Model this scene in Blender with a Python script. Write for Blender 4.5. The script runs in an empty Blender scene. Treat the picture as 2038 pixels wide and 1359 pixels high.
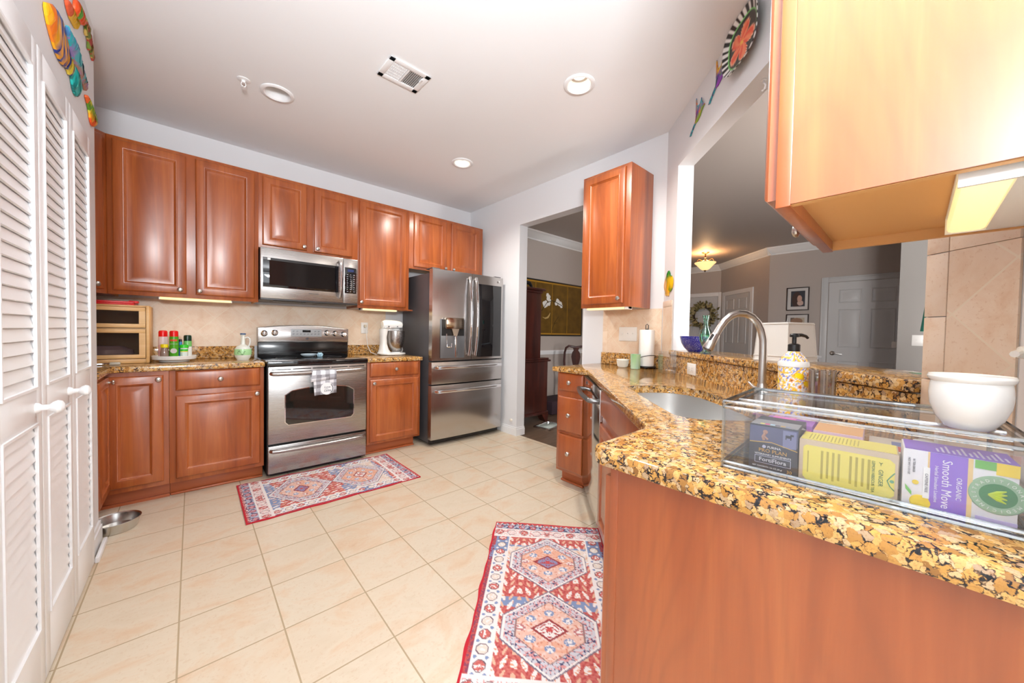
import bpy, bmesh, math, random
from mathutils import Vector, Matrix
from mathutils.geometry import tessellate_polygon
random.seed(7)
PI = math.pi
SC = bpy.context.scene
COL = SC.collection
R2 = math.sqrt(.5)

# ------------------------------------------------------------ camera, world, lights, exposure
H = 1.1757
yaw, pitch, roll, fpx = 0.72764, -0.025174, 0.018149, 715.03
fw = Vector((math.sin(yaw)*math.cos(pitch), math.cos(yaw)*math.cos(pitch), math.sin(pitch)))
rt = Vector((math.cos(yaw), -math.sin(yaw), 0)); up = rt.cross(fw)
r2 = rt*math.cos(roll) + up*math.sin(roll); u2 = -rt*math.sin(roll) + up*math.cos(roll)
cam = bpy.data.cameras.new('camera'); cam.sensor_width = 36; cam.sensor_fit = 'HORIZONTAL'
cam.lens = 36*fpx/2038; cam.clip_start = .02
co = bpy.data.objects.new('camera', cam); COL.objects.link(co)
m = Matrix((r2, u2, -fw)).transposed().to_4x4(); m.translation = (0, 0, H)
co.matrix_world = m; SC.camera = co

SC.view_settings.view_transform = 'Standard'; SC.view_settings.look = 'None'
SC.view_settings.gamma = 1; SC.view_settings.use_curve_mapping = False
SC.view_settings.exposure = 0.0
w = bpy.data.worlds.new('world'); SC.world = w; w.use_nodes = True
w.node_tree.nodes['Background'].inputs[0].default_value = (.8, .9, 1, 1)
w.node_tree.nodes['Background'].inputs[1].default_value = 1.0

def light(name, kind, loc, energy, col=(1, 1, 1), size=.1, sizey=None, aim=None, spot=None, blend=.5):
    l = bpy.data.lights.new(name, kind); l.energy = energy; l.color = col
    if kind == 'AREA':
        l.size = size
        if sizey: l.shape = 'RECTANGLE'; l.size_y = sizey
    else: l.shadow_soft_size = size
    if kind == 'SPOT': l.spot_size = spot; l.spot_blend = blend
    o = bpy.data.objects.new(name, l); COL.objects.link(o); o.location = loc
    if aim: o.rotation_euler = (Vector(aim)-Vector(loc)).to_track_quat('-Z', 'Y').to_euler()
    return o
# daylight through the two breakfast-nook windows behind the camera
light('daylight_south', 'AREA', (-.65, -3.05, 1.45), 40, (.93, .97, 1), 2.2, 2.0, (-.65, 0, 1.45))
light('daylight_west', 'AREA', (-1.88, -1.2, 1.5), 12, (.95, .98, 1), 2.0, 1.7, (0, -1.2, 1.45))
# unseen fill lamp added to brighten the living room and foyer beyond the pass-through
light('fill_living', 'AREA', (2.5, -.5, 1.45), 88, (1, .97, .94), .4, 1.6, (6.0, .7, 1.35))
# photographer's flash bounced off the ceiling above the nook
light('bounce_flash', 'AREA', (-.2, -.45, 1.7), 118, (.94, .975, 1), .45, .45, (.18, .05, 2.62))
# ceiling cans; the last two are unseen ones added for more light
for x, y, e in ((1.823, 1.455, 74), (1.88, 2.85, 68), (.55, .55, 10), (-.6, -.9, 12)):
    light('can_lamp', 'SPOT', (x, y, 2.70), e, (1, .95, .87), .05, aim=(x, y, 0), spot=2.6, blend=.8)

# ------------------------------------------------------------ mesh builder
class MB:
    def __init__(s): s.v = []; s.f = []; s.m = []; s.X = Matrix()
    def add(s, vs, fs, m=0):
        b = len(s.v); s.v += [tuple(s.X @ Vector(v)) for v in vs]
        for f in fs: s.f.append([b+i for i in f]); s.m.append(m)
        return s
    def box(s, x0, x1, y0, y1, z0, z1, m=0, b=0, seg=2):
        if b <= 0:
            V = [(x, y, z) for z in (z0, z1) for y in (y0, y1) for x in (x0, x1)]
            return s.add(V, [(0, 2, 3, 1), (4, 5, 7, 6), (0, 1, 5, 4), (2, 6, 7, 3), (0, 4, 6, 2), (1, 3, 7, 5)], m)
        bm = bmesh.new(); bmesh.ops.create_cube(bm, size=1)
        for v in bm.verts: v.co = ((x0+x1)/2+v.co.x*(x1-x0), (y0+y1)/2+v.co.y*(y1-y0), (z0+z1)/2+v.co.z*(z1-z0))
        b = min(b, .49*min(abs(x1-x0), abs(y1-y0), abs(z1-z0)))
        bmesh.ops.bevel(bm, geom=bm.edges[:], offset=b, segments=seg, affect='EDGES', profile=.5)
        bm.verts.index_update()
        s.add([v.co[:] for v in bm.verts], [[v.index for v in f.verts] for f in bm.faces], m); bm.free(); return s
    def lathe(s, prof, c=(0, 0, 0), seg=32, m=0, sx=1, sy=1, axis='z', a0=0, a1=2*PI):
        V = []; idx = []; full = abs(a1-a0-2*PI) < 1e-6; n = seg if full else seg+1
        for r, z in prof:
            if r < 1e-7:
                idx.append([len(V)]); V.append((0, 0, z))
            else:
                idx.append(list(range(len(V), len(V)+n)))
                for k in range(n):
                    a = a0+(a1-a0)*k/seg; V.append((r*math.cos(a)*sx, r*math.sin(a)*sy, z))
        F = []
        for A, B in zip(idx, idx[1:]):
            for k in range(seg):
                k2 = (k+1) % n if full else k+1
                if len(A) == 1 and len(B) == 1: continue
                if len(A) == 1: F.append((A[0], B[k2], B[k]))
                elif len(B) == 1: F.append((A[k], A[k2], B[0]))
                else: F.append((A[k], A[k2], B[k2], B[k]))
        def T(p):
            x, y, z = p
            if axis == 'x': x, y, z = z, x, y
            elif axis == 'y': x, y, z = x, -z, y
            elif axis == '-y': x, y, z = x, -abs(z), y
            return (x+c[0], y+c[1], z+c[2])
        return s.add([T(p) for p in V], F, m)
    def tube(s, pts, r, seg=12, m=0, closed=False, sq=1.0):
        P = [Vector(p) for p in pts]; n = len(P); V = []; F = []
        rr = r if isinstance(r, (list, tuple)) else [r]*n
        t0 = (P[1]-P[0]).normalized(); nrm = t0.orthogonal().normalized()
        for i in range(n):
            if closed: t = (P[(i+1) % n]-P[i-1]).normalized()
            else: t = (P[min(i+1, n-1)]-P[max(i-1, 0)]).normalized()
            nrm = (nrm-t*nrm.dot(t)).normalized(); bn = t.cross(nrm)
            for k in range(seg):
                a = 2*PI*k/seg; V.append(tuple(P[i]+nrm*math.cos(a)*rr[i]+bn*math.sin(a)*rr[i]*sq))
        for i in range(n if closed else n-1):
            j = (i+1) % n
            for k in range(seg):
                k2 = (k+1) % seg; F.append((i*seg+k, i*seg+k2, j*seg+k2, j*seg+k))
        if not closed:
            F.append(tuple(range(seg))[::-1]); F.append(tuple((n-1)*seg+k for k in range(seg)))
        return s.add(V, F, m)
    def prism(s, poly, z0, z1, m=0, holes=(), e=0, plane='xy'):
        """extruded outline (ccw) with optional holes and eased edge e"""
        loops = [list(poly)]+[list(h) for h in holes]
        def T(x, y, z): return (x, y, z) if plane == 'xy' else ((x, z, y) if plane == 'xz' else (z, x, y))
        V = []; F = []
        def ring(L, z): b = len(V); V.extend(T(x, y, z) for x, y in L); return list(range(b, b+len(L)))
        caps = {0: [], 1: []}
        for L in loops:
            if e:
                Li = inset(L, e); rs = [ring(Li, z0), ring(inset(L, e*.3), z0+e*.3), ring(L, z0+e), ring(L, z1-e), ring(inset(L, e*.3), z1-e*.3), ring(Li, z1)]
            else: rs = [ring(L, z0), ring(L, z1)]
            for A, B in zip(rs, rs[1:]):
                for k in range(len(L)):
                    k2 = (k+1) % len(L); F.append((A[k], A[k2], B[k2], B[k]))
            caps[0].append(rs[0]); caps[1].append(rs[-1])
        for w_ in (0, 1):
            flat = [i for r in caps[w_] for i in r]
            if len(loops) == 1: F.append(tuple(flat[::-1]) if w_ == 0 else tuple(flat))
            else:
                tri = tessellate_polygon([[Vector((V[i][0], V[i][1], 0)) for i in r] for r in caps[w_]])
                for t in tri: F.append(tuple(flat[i] for i in t))
        return s.add(V, F, m)
    def rings(s, w, h, prof, x0=0, z0=0, m=0, mcap=None):
        """rectangular stepped panel facing -y: prof = [(inset, y)...]"""
        V = []; F = []
        for i, y in prof: V += [(x0+i, y, z0+i), (x0+w-i, y, z0+i), (x0+w-i, y, z0+h-i), (x0+i, y, z0+h-i)]
        n = len(prof); F.append((3, 2, 1, 0))
        for r in range(n-1):
            for k in range(4):
                k2 = (k+1) % 4; F.append((r*4+k, r*4+k2, r*4+4+k2, r*4+4+k))
        s.add(V, F, m)
        b = len(s.v)-4; s.f.append([b, b+1, b+2, b+3]); s.m.append(m if mcap is None else mcap)
        return s
    def text(s, body, size, org, xd=(1, 0, 0), yd=(0, 0, 1), m=0, align='CENTER', ext=.0004, shear=0, sx=1):
        c = bpy.data.curves.new('t', 'FONT'); c.body = body; c.size = size; c.align_x = align; c.align_y = 'CENTER'
        c.extrude = ext; c.shear = shear; c.resolution_u = 2
        o = bpy.data.objects.new('t', c); COL.objects.link(o)
        dg = bpy.context.evaluated_depsgraph_get(); me = bpy.data.meshes.new_from_object(o.evaluated_get(dg))
        xd = Vector(xd); yd = Vector(yd); zd = xd.cross(yd); og = Vector(org)
        s.add([tuple(og+xd*v.co.x*sx+yd*v.co.y+zd*v.co.z) for v in me.vertices], [list(p.vertices) for p in me.polygons], m)
        bpy.data.objects.remove(o); bpy.data.meshes.remove(me); bpy.data.curves.remove(c); return s
    def mesh(s, name, mats, ang=32):
        me = bpy.data.meshes.new(name); me.from_pydata(s.v, [], s.f)
        for mt in (mats if isinstance(mats, (list, tuple)) else [mats]): me.materials.append(mt)
        me.polygons.foreach_set('material_index', s.m)
        bm = bmesh.new(); bm.from_mesh(me); bmesh.ops.recalc_face_normals(bm, faces=bm.faces[:]); bm.to_mesh(me); bm.free()
        me.polygons.foreach_set('use_smooth', [True]*len(me.polygons))
        me.set_sharp_from_angle(angle=math.radians(ang)); me.update(); return me

def inset(L, d):
    n = len(L); area = sum(L[i][0]*L[(i+1) % n][1]-L[(i+1) % n][0]*L[i][1] for i in range(n)); sg = 1 if area > 0 else -1
    out = []
    for i in range(n):
        p0 = Vector(L[i-1]).to_2d(); p1 = Vector(L[i]).to_2d(); p2 = Vector(L[(i+1) % n]).to_2d()
        a = (p1-p0).normalized(); b = (p2-p1).normalized()
        n1 = Vector((-a.y, a.x))*sg; n2 = Vector((-b.y, b.x))*sg; k = 1+n1.dot(n2)
        q = p1+(n1+n2)*d/max(k, .3); out.append((q.x, q.y))
    return out

def thing(name, label, cat, loc=(0, 0, 0), rz=0, group=None, kind=None):
    o = bpy.data.objects.new(name, None); COL.objects.link(o); o.empty_display_size = .05
    o.location = loc; o.rotation_euler = (0, 0, rz)
    if label: o['label'] = label
    if cat: o['category'] = cat
    if group: o['group'] = group
    if kind: o['kind'] = kind
    return o
def part(name, mb, mats, parent=None, label=None, ang=32):
    o = bpy.data.objects.new(name, mb.mesh(name, mats, ang)); COL.objects.link(o)
    if parent: o.parent = parent
    if label: o['label'] = label
    return o
def solo(name, mb, mats, label, cat, loc=(0, 0, 0), rz=0, group=None, ang=32):
    o = part(name, mb, mats, None, label, ang); o['category'] = cat; o.location = loc; o.rotation_euler = (0, 0, rz)
    if group: o['group'] = group
    return o
def struct(name, mb, mats, parent=None):
    o = part(name, mb, mats, parent)
    if not parent: o['kind'] = 'structure'
    return o
def dup(o, loc=None, rz=None, label=None):
    def cp(a, par):
        c = a.copy(); COL.objects.link(c)
        if par: c.parent = par
        for ch in list(a.children): cp(ch, c)
        return c
    c = cp(o, None)
    if loc: c.location = loc
    if rz is not None: c.rotation_euler = (0, 0, rz)
    if label: c['label'] = label
    return c
def paint(o, fn):
    me = o.data; a = me.color_attributes.new('Col', 'FLOAT_COLOR', 'CORNER')
    buf = []
    for l in me.loops:
        c = fn(me.vertices[l.vertex_index].co); buf += [c[0], c[1], c[2], 1]
    a.data.foreach_set('color', buf)

# ------------------------------------------------------------ materials
def lin(r, g, b): return tuple(((c/255)/12.92 if c/255 <= .04045 else ((c/255+.055)/1.055)**2.4) for c in (r, g, b))
class NT:
    def __init__(s, name):
        s.mat = bpy.data.materials.new(name); s.mat.use_nodes = True; s.t = s.mat.node_tree
        s.b = s.t.nodes['Principled BSDF']
    def n(s, typ, **kw):
        x = s.t.nodes.new(typ)
        for k, v in kw.items():
            if k.startswith('i_'):
                k = k[2:]; k = int(k) if k.isdigit() else k.replace('_', ' ')
                s.set(x.inputs[k], v)
            else: setattr(x, k, v)
        return x
    def set(s, sock, v):
        if hasattr(v, 'is_output') or isinstance(v, bpy.types.NodeSocket): s.t.links.new(v, sock)
        else:
            if isinstance(v, tuple) and len(v) == 3 and sock.type == 'RGBA': v = (*v, 1)
            sock.default_value = v
    def math(s, op, a, b=None, c=None):
        x = s.n('ShaderNodeMath', operation=op)
        for i, v in enumerate((a, b, c)):
            if v is not None: s.set(x.inputs[i], v)
        return x.outputs[0]
    def mix(s, f, a, b):
        x = s.n('ShaderNodeMix', data_type='RGBA'); s.set(x.inputs[0], f); s.set(x.inputs[6], a); s.set(x.inputs[7], b); return x.outputs[2]
    def ramp(s, f, stops, interp='LINEAR'):
        x = s.n('ShaderNodeValToRGB'); s.set(x.inputs[0], f); e = x.color_ramp; e.interpolation = interp
        while len(e.elements) < len(stops): e.elements.new(.5)
        for q, (p, c) in zip(e.elements, stops): q.position = p; q.color = (*c, 1)
        return x.outputs[0]
    def obj(s): return s.n('ShaderNodeTexCoord').outputs['Object']
    def mapping(s, v, sc=(1, 1, 1), rot=(0, 0, 0), loc=(0, 0, 0)):
        x = s.n('ShaderNodeMapping'); s.set(x.inputs[0], v); x.inputs['Scale'].default_value = sc; x.inputs['Rotation'].default_value = rot; x.inputs['Location'].default_value = loc; return x.outputs[0]
    def noise(s, v, scale, detail=4, rough=.5, dist=0):
        x = s.n('ShaderNodeTexNoise'); s.set(x.inputs['Vector'], v); x.inputs['Scale'].default_value = scale; x.inputs['Detail'].default_value = detail; x.inputs['Roughness'].default_value = rough; x.inputs['Distortion'].default_value = dist; return x.outputs[0]
    def bump(s, h, st=.2, d=.002):
        x = s.n('ShaderNodeBump'); x.inputs['Strength'].default_value = st; x.inputs['Distance'].default_value = d; s.set(x.inputs['Height'], h); s.set(s.b.inputs['Normal'], x.outputs[0])
    def p(s, **kw):
        for k, v in kw.items(): s.set(s.b.inputs[k.replace('_', ' ')], v)
        return s
def plain(name, c, rough=.5, metal=0, emit=None, es=0, **kw):
    t = NT(name); t.p(Base_Color=c, Roughness=rough, Metallic=metal, **kw)
    if emit: t.p(Emission_Color=emit, Emission_Strength=es)
    return t.mat
def paintmat(name, c, rough=.6):
    t = NT(name); t.p(Base_Color=c, Roughness=rough); t.bump(t.noise(t.obj(), 350, 3), .06, .001); return t.mat
def woodmat(name, c1, c2, c3, rough=.3, coat=.35, grain=1.0, ax=2, cath=0):
    t = NT(name); o = t.obj(); sc = [9, 9, 9]; sc[ax] = .7
    n1 = t.noise(t.mapping(o, tuple(sc)), 1.6*grain, 5, .55, .8)
    sc2 = [120, 120, 120]; sc2[ax] = 3
    n2 = t.noise(t.mapping(o, tuple(sc2)), 1, 3, .6)
    c = t.ramp(n1, [(.32, c1), (.5, c2), (.7, c3)])
    c = t.mix(t.math('MULTIPLY', t.math('SUBTRACT', .62, n2), .9), c, c1)
    if cath:
        s4 = [2.2, 2.2, 2.2]; s4[ax] = .45
        n4 = t.noise(t.mapping(o, tuple(s4)), 1.0, 2, .4)
        q = t.math('FRACT', t.math('MULTIPLY', n4, 34)); q = t.math('ABSOLUTE', t.math('SUBTRACT', q, .5))
        c = t.mix(t.ramp(q, [(.0, (cath, cath, cath)), (.25, (0, 0, 0))]), c, tuple(x*.55 for x in c1))
    t.p(Base_Color=c, Roughness=rough, Coat_Weight=coat, Coat_Roughness=.32, Coat_IOR=1.6)
    t.bump(n2, .05, .0006); return t.mat
def steelmat(name, c=(.56, .54, .53), rough=.24, ax=2, st=.5):
    t = NT(name); sc = [500, 500, 500]; sc[ax] = 3
    n = t.noise(t.mapping(t.obj(), tuple(sc)), 1, 2)
    t.p(Base_Color=t.mix(n, tuple(x*.9 for x in c), c), Metallic=1, Roughness=t.math('MULTIPLY_ADD', n, .12, rough-.06), Anisotropic=st)
    t.bump(n, .03, .0003); return t.mat
def vcmat(name, rough=.6, coat=0):
    t = NT(name); a = t.n('ShaderNodeVertexColor', layer_name='Col'); t.p(Base_Color=a.outputs[0], Roughness=rough, Coat_Weight=coat, Coat_Roughness=.1); return t.mat
def glassmat(name, c=(1, 1, 1), rough=0.0, ior=1.45):
    t = NT(name); t.p(Base_Color=c, Roughness=rough, Transmission_Weight=1, IOR=ior); return t.mat
def clearmat(name, c=(1, 1, 1), gl=.10, fk=.6):
    """thin clear plastic or glass: lets light straight through, mirrors a little"""
    t = NT(name); tr = t.n('ShaderNodeBsdfTransparent'); tr.inputs[0].default_value = (*c, 1)
    g = t.n('ShaderNodeBsdfGlossy'); g.inputs['Roughness'].default_value = .03
    fr = t.n('ShaderNodeFresnel'); fr.inputs[0].default_value = 1.45
    mx = t.n('ShaderNodeMixShader'); t.set(mx.inputs[0], t.math('MULTIPLY_ADD', fr.outputs[0], fk, gl)); t.set(mx.inputs[1], tr.outputs[0]); t.set(mx.inputs[2], g.outputs[0])
    t.t.links.new(mx.outputs[0], t.t.nodes['Material Output'].inputs[0]); return t.mat

WALL = paintmat('wall_paint', lin(226, 227, 230)); CEIL = paintmat('ceiling_paint', lin(238, 240, 243), .7)
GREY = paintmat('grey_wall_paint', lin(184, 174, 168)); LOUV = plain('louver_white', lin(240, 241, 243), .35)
TRIM = plain('trim_white', lin(236, 237, 239), .35)
WOOD = woodmat('cherry_wood', lin(142, 68, 27), lin(168, 85, 35), lin(186, 103, 47), .3, .5)
WOODP = woodmat('cherry_panel', lin(150, 71, 28), lin(164, 81, 34), lin(177, 94, 43), .33, .8, .8, 2, .16)
TOE = woodmat('cherry_toe', lin(160, 80, 42), lin(176, 90, 48), lin(186, 102, 58), .35, .2, 1, 0)
DARKW = woodmat('mahogany', lin(44, 16, 14), lin(66, 24, 18), lin(84, 34, 24), .3, .4)
PINE = woodmat('pale_pine', lin(216, 164, 98), lin(230, 184, 120), lin(238, 198, 140), .45, .1, .8, 0)
MAPLE = plain('cabinet_underside', lin(226, 172, 108), .5)
STEEL = steelmat('brushed_steel'); STEELH = steelmat('brushed_steel_horizontal', (.47, .445, .43), .27, ax=0); DSTEEL = steelmat('dark_steel', (.36, .345, .34), .22)
NICK = plain('satin_nickel', (.60, .59, .57), .28, 1); CHROME = plain('chrome', (.8, .8, .82), .08, 1)
BGLASS = plain('black_glass', (.006, .006, .008), .04, 0, Coat_Weight=.6); BLACK = plain('black_plastic', (.012, .012, .013), .35)
BENAM = plain('black_enamel', (.008, .008, .009), .16); WHITE = plain('white_plastic', lin(238, 238, 236), .3)
PORC = plain('white_porcelain', lin(232, 231, 228), .14, 0, Coat_Weight=.3); PAPER = plain('paper_white', lin(245, 245, 243), .8)
FGREY = plain('fridge_side', lin(92, 92, 96), .4, .3); RED = plain('red_plastic', lin(214, 18, 22), .3)
VC = vcmat('painted_metal', .45); VCG = vcmat('printed_glossy', .3, .3); VCR = vcmat('woven_rug', .95); VCC = vcmat('printed_card', .5)
CLEAR = clearmat('clear_acrylic', (.98, .985, .99), .06, .35); CLEARG = clearmat('clear_glass', (.93, .95, .95), .08)
EDGE = clearmat('acrylic_edge', (.84, .89, .91), .30)
GREENG = glassmat('green_glass', (.55, .9, .78)); LAMPW = plain('lamp_glow', (1, .9, .75), .5, 0, (1, .84, .6), 9)
DIFF = plain('undercabinet_diffuser', (1, .93, .7), .4, 0, (1, .74, .30), .85)
DGREY = plain('dark_grey', (.05, .05, .055), .4)

def granite():
    t = NT('gold_granite'); o = t.obj()
    nz = t.n('ShaderNodeTexNoise'); t.set(nz.inputs[0], o); nz.inputs['Scale'].default_value = 55; nz.inputs['Detail'].default_value = 3; nz.inputs['Roughness'].default_value = .6
    off = t.n('ShaderNodeVectorMath', operation='MULTIPLY_ADD'); t.set(off.inputs[0], nz.outputs[1]); off.inputs[1].default_value = (.024, .024, .024); t.set(off.inputs[2], o); wv = off.outputs[0]
    v1 = t.n('ShaderNodeTexVoronoi'); t.set(v1.inputs['Vector'], wv); v1.inputs['Scale'].default_value = 80
    sep = t.n('ShaderNodeSeparateColor'); t.set(sep.inputs[0], v1.outputs['Color'])
    base = t.ramp(sep.outputs[0], [(0, lin(150, 104, 54)), (.2, lin(196, 142, 72)), (.42, lin(216, 164, 86)), (.62, lin(222, 178, 110)), (.82, lin(222, 192, 146)), (1, lin(178, 148, 118))])
    n0 = t.noise(o, 240, 4, .7)
    base = t.mix(t.ramp(n0, [(.48, (0, 0, 0)), (.72, (.7, .7, .7))]), base, lin(158, 104, 54))
    ve = t.n('ShaderNodeTexVoronoi', feature='DISTANCE_TO_EDGE'); t.set(ve.inputs['Vector'], wv); ve.inputs['Scale'].default_value = 80
    m1 = t.noise(o, 52, 5, .7)
    w_ = t.math('MULTIPLY', t.math('SUBTRACT', m1, .42), .9)
    e1 = t.math('SUBTRACT', w_, ve.outputs[0])
    c = t.mix(t.ramp(e1, [(.0, (0, 0, 0)), (.05, (.85, .85, .85))]), base, lin(110, 74, 48))
    c = t.mix(t.ramp(e1, [(.055, (0, 0, 0)), (.085, (1, 1, 1))]), c, lin(30, 29, 33))
    n5 = t.noise(wv, 150, 3, .7)
    c = t.mix(t.ramp(n5, [(.66, (0, 0, 0)), (.69, (1, 1, 1))]), c, lin(42, 36, 36))
    t.p(Base_Color=c, Roughness=.09, Specular_IOR_Level=.55); return t.mat
GRAN = granite()
def floor_tile():
    t = NT('floor_tile'); o = t.obj(); g = .3097
    sx = t.n('ShaderNodeSeparateXYZ'); t.set(sx.inputs[0], o)
    u = t.math('DIVIDE', t.math('ADD', sx.outputs[0], .04265+g*20), g); v = t.math('DIVIDE', t.math('SUBTRACT', sx.outputs[1], 1.2944-g*20), g)
    fu, fv = t.math('FRACT', u), t.math('FRACT', v)
    du = t.math('MINIMUM', fu, t.math('SUBTRACT', 1, fu)); dv = t.math('MINIMUM', fv, t.math('SUBTRACT', 1, fv))
    d = t.math('MINIMUM', du, dv); gm = t.math('LESS_THAN', d, .009)
    cb = t.n('ShaderNodeCombineXYZ'); t.set(cb.inputs[0], t.math('FLOOR', u)); t.set(cb.inputs[1], t.math('FLOOR', v))
    wn = t.n('ShaderNodeTexWhiteNoise'); t.set(wn.inputs[0], cb.outputs[0])
    off = t.n('ShaderNodeVectorMath', operation='MULTIPLY_ADD'); t.set(off.inputs[0], wn.outputs[1]); off.inputs[1].default_value = (7, 7, 7); t.set(off.inputs[2], o)
    n1 = t.noise(t.mapping(off.outputs[0], (3, 5, 3)), 1.3, 7, .65, .6); n2 = t.noise(off.outputs[0], 70, 3, .7)
    c = t.ramp(n1, [(.28, lin(212, 196, 172)), (.48, lin(218, 205, 184)), (.62, lin(216, 192, 164)), (.75, lin(208, 176, 144))])
    c = t.mix(t.math('MULTIPLY', t.math('GREATER_THAN', n2, .6), .35), c, lin(205, 178, 148))
    c = t.mix(t.math('MULTIPLY', wn.outputs[0], .12), c, lin(214, 188, 158))
    c = t.mix(gm, c, lin(176, 156, 126))
    t.p(Base_Color=c, Roughness=t.math('MULTIPLY_ADD', gm, .4, .36)); t.bump(t.math('SUBTRACT', 1, gm), .3, .002); return t.mat
def splash_tile(name='backsplash_tile', diag=True):
    t = NT(name); o = t.obj(); g = .1615
    off = o
    n1 = t.noise(o, 11, 6, .65, .5); n2 = t.noise(o, 130, 3, .7)
    c = t.ramp(n1, [(.3, lin(242, 226, 208)), (.5, lin(238, 218, 196)), (.7, lin(228, 198, 170))])
    c = t.mix(t.math('MULTIPLY', t.math('GREATER_THAN', n2, .62), .35), c, lin(208, 168, 132))
    if diag:
        sx = t.n('ShaderNodeSeparateXYZ'); t.set(sx.inputs[0], o)
        a = t.math('MULTIPLY', t.math('ADD', sx.outputs[0], sx.outputs[2]), R2/g); b = t.math('MULTIPLY', t.math('SUBTRACT', sx.outputs[0], sx.outputs[2]), R2/g)
        ds = []
        for q in (a, b):
            f = t.math('FRACT', t.math('ADD', q, 40)); ds.append(t.math('MINIMUM', f, t.math('SUBTRACT', 1, f)))
        gm = t.math('LESS_THAN', t.math('MINIMUM', *ds), .013)
        cb = t.n('ShaderNodeCombineXYZ'); t.set(cb.inputs[0], t.math('FLOOR', t.math('ADD', a, 40))); t.set(cb.inputs[1], t.math('FLOOR', t.math('ADD', b, 40)))
        wn = t.n('ShaderNodeTexWhiteNoise'); t.set(wn.inputs[0], cb.outputs[0])
        c = t.mix(t.math('MULTIPLY', wn.outputs[0], .25), c, lin(216, 184, 152))
        c = t.mix(gm, c, lin(236, 222, 200)); t.bump(t.math('SUBTRACT', 1, gm), .3, .002)
    t.p(Base_Color=c, Roughness=.4); return t.mat
def plank():
    t = NT('dining_wood_floor'); o = t.obj()
    sx = t.n('ShaderNodeSeparateXYZ'); t.set(sx.inputs[0], o)
    k = t.math('DIVIDE', sx.outputs[1], .12); wn = t.n('ShaderNodeTexWhiteNoise', noise_dimensions='1D'); t.set(wn.inputs['W'], t.math('FLOOR', k))
    n = t.noise(t.mapping(o, (1.2, 14, 1)), 3, 5, .6)
    c = t.ramp(n, [(.3, lin(66, 50, 40)), (.7, lin(122, 98, 80))]); c = t.mix(t.math('MULTIPLY', wn.outputs[0], .4), c, lin(140, 122, 106))
    t.p(Base_Color=c, Roughness=.35); return t.mat
FLOOR = floor_tile(); SPL = splash_tile(); SPLB = splash_tile('border_tile', False); PLANK = plank(); GROUT = plain('grout', lin(228, 208, 180), .8)

# ------------------------------------------------------------ setting
CH = 2.743; YN = 3.955; XE = 2.752; DA = Vector((-R2, -R2)); NA = Vector((R2, -R2)); CA = Vector((2.752, 1.317))
def pa(t, b=0): q = CA+DA*t+NA*b; return (q.x, q.y)
kit = [(-2, -3.2), (.68, -3.2), (.68, -.2), (1.29, -.2), pa(2.07, .05), pa(-.05, .05), (2.80, 1.36), (2.80, YN), (-1.05, YN), (-1.05, .6), (-2, .6)]
struct('floor', MB().prism(kit, -.05, 0), FLOOR)
struct('floor', MB().box(.68, 9, -.8, 4.1, -.09, -.052).box(2.80, 9, 1.36, 4.1, -.052, -.004).box(2.0, 2.80, -.8, .3, -.052, -.004), PLANK)
ck = [(-2, -3.2), (.68, -3.2), (.68, -.2), (1.29, -.2), pa(2.07, .0), pa(0, 0), (XE, YN), (-1.05, YN), (-1.05, .6), (-2, .6)]
CANS = ((1.823, 1.455), (1.88, 2.85), (.43, 2.88), (.55, .55), (-.6, -.9))
def circ(x, y, r, n=32): return [(x+r*math.cos(2*PI*k/n), y+r*math.sin(2*PI*k/n)) for k in range(n)]
struct('ceiling', MB().prism(ck, CH, CH+.03, holes=[circ(x, y, .074) for x, y in CANS]), CEIL)
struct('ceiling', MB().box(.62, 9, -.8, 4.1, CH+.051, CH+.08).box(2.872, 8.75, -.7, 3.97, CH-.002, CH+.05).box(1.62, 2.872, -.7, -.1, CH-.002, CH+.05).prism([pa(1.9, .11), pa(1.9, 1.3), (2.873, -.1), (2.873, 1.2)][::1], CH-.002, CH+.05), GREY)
struct('wall_north', MB().box(-1.15, XE+.12, YN, YN+.12, 0, CH), WALL)
struct('wall_northwest', MB().box(-1.17, -1.05, .6, YN, 0, CH), WALL)
struct('wall_east', MB().box(XE, XE+.12, 2.99, YN, 0, CH).box(XE, XE+.12, 2.09, 2.99, 2.384, CH).prism([(XE, 2.09), (XE, 1.317), pa(-.02, .11), (XE+.12, 1.36), (XE+.12, 2.09)], 0, CH), WALL)
T0, T1 = .213, 1.886
ws = MB()
def slab(mb, t0, t1, z0, z1, b0=0, b1=.11, m=0): return mb.prism([pa(t0, b0), pa(t1, b0), pa(t1, b1), pa(t0, b1)], z0, z1, m)
slab(ws, 0.0, T0, 0, CH); slab(ws, T1, 2.068, 0, CH); slab(ws, T0, T1, 2.39, CH); slab(ws, T0, T1, 0, 1.035)
struct('wall_southeast', ws, WALL)
struct('wall_south', MB().prism([(.68, -.145), (.68, -.265), (1.45, -.265), pa(2.068, .11), pa(2.068, 0)], 0, CH), WALL)
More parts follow.
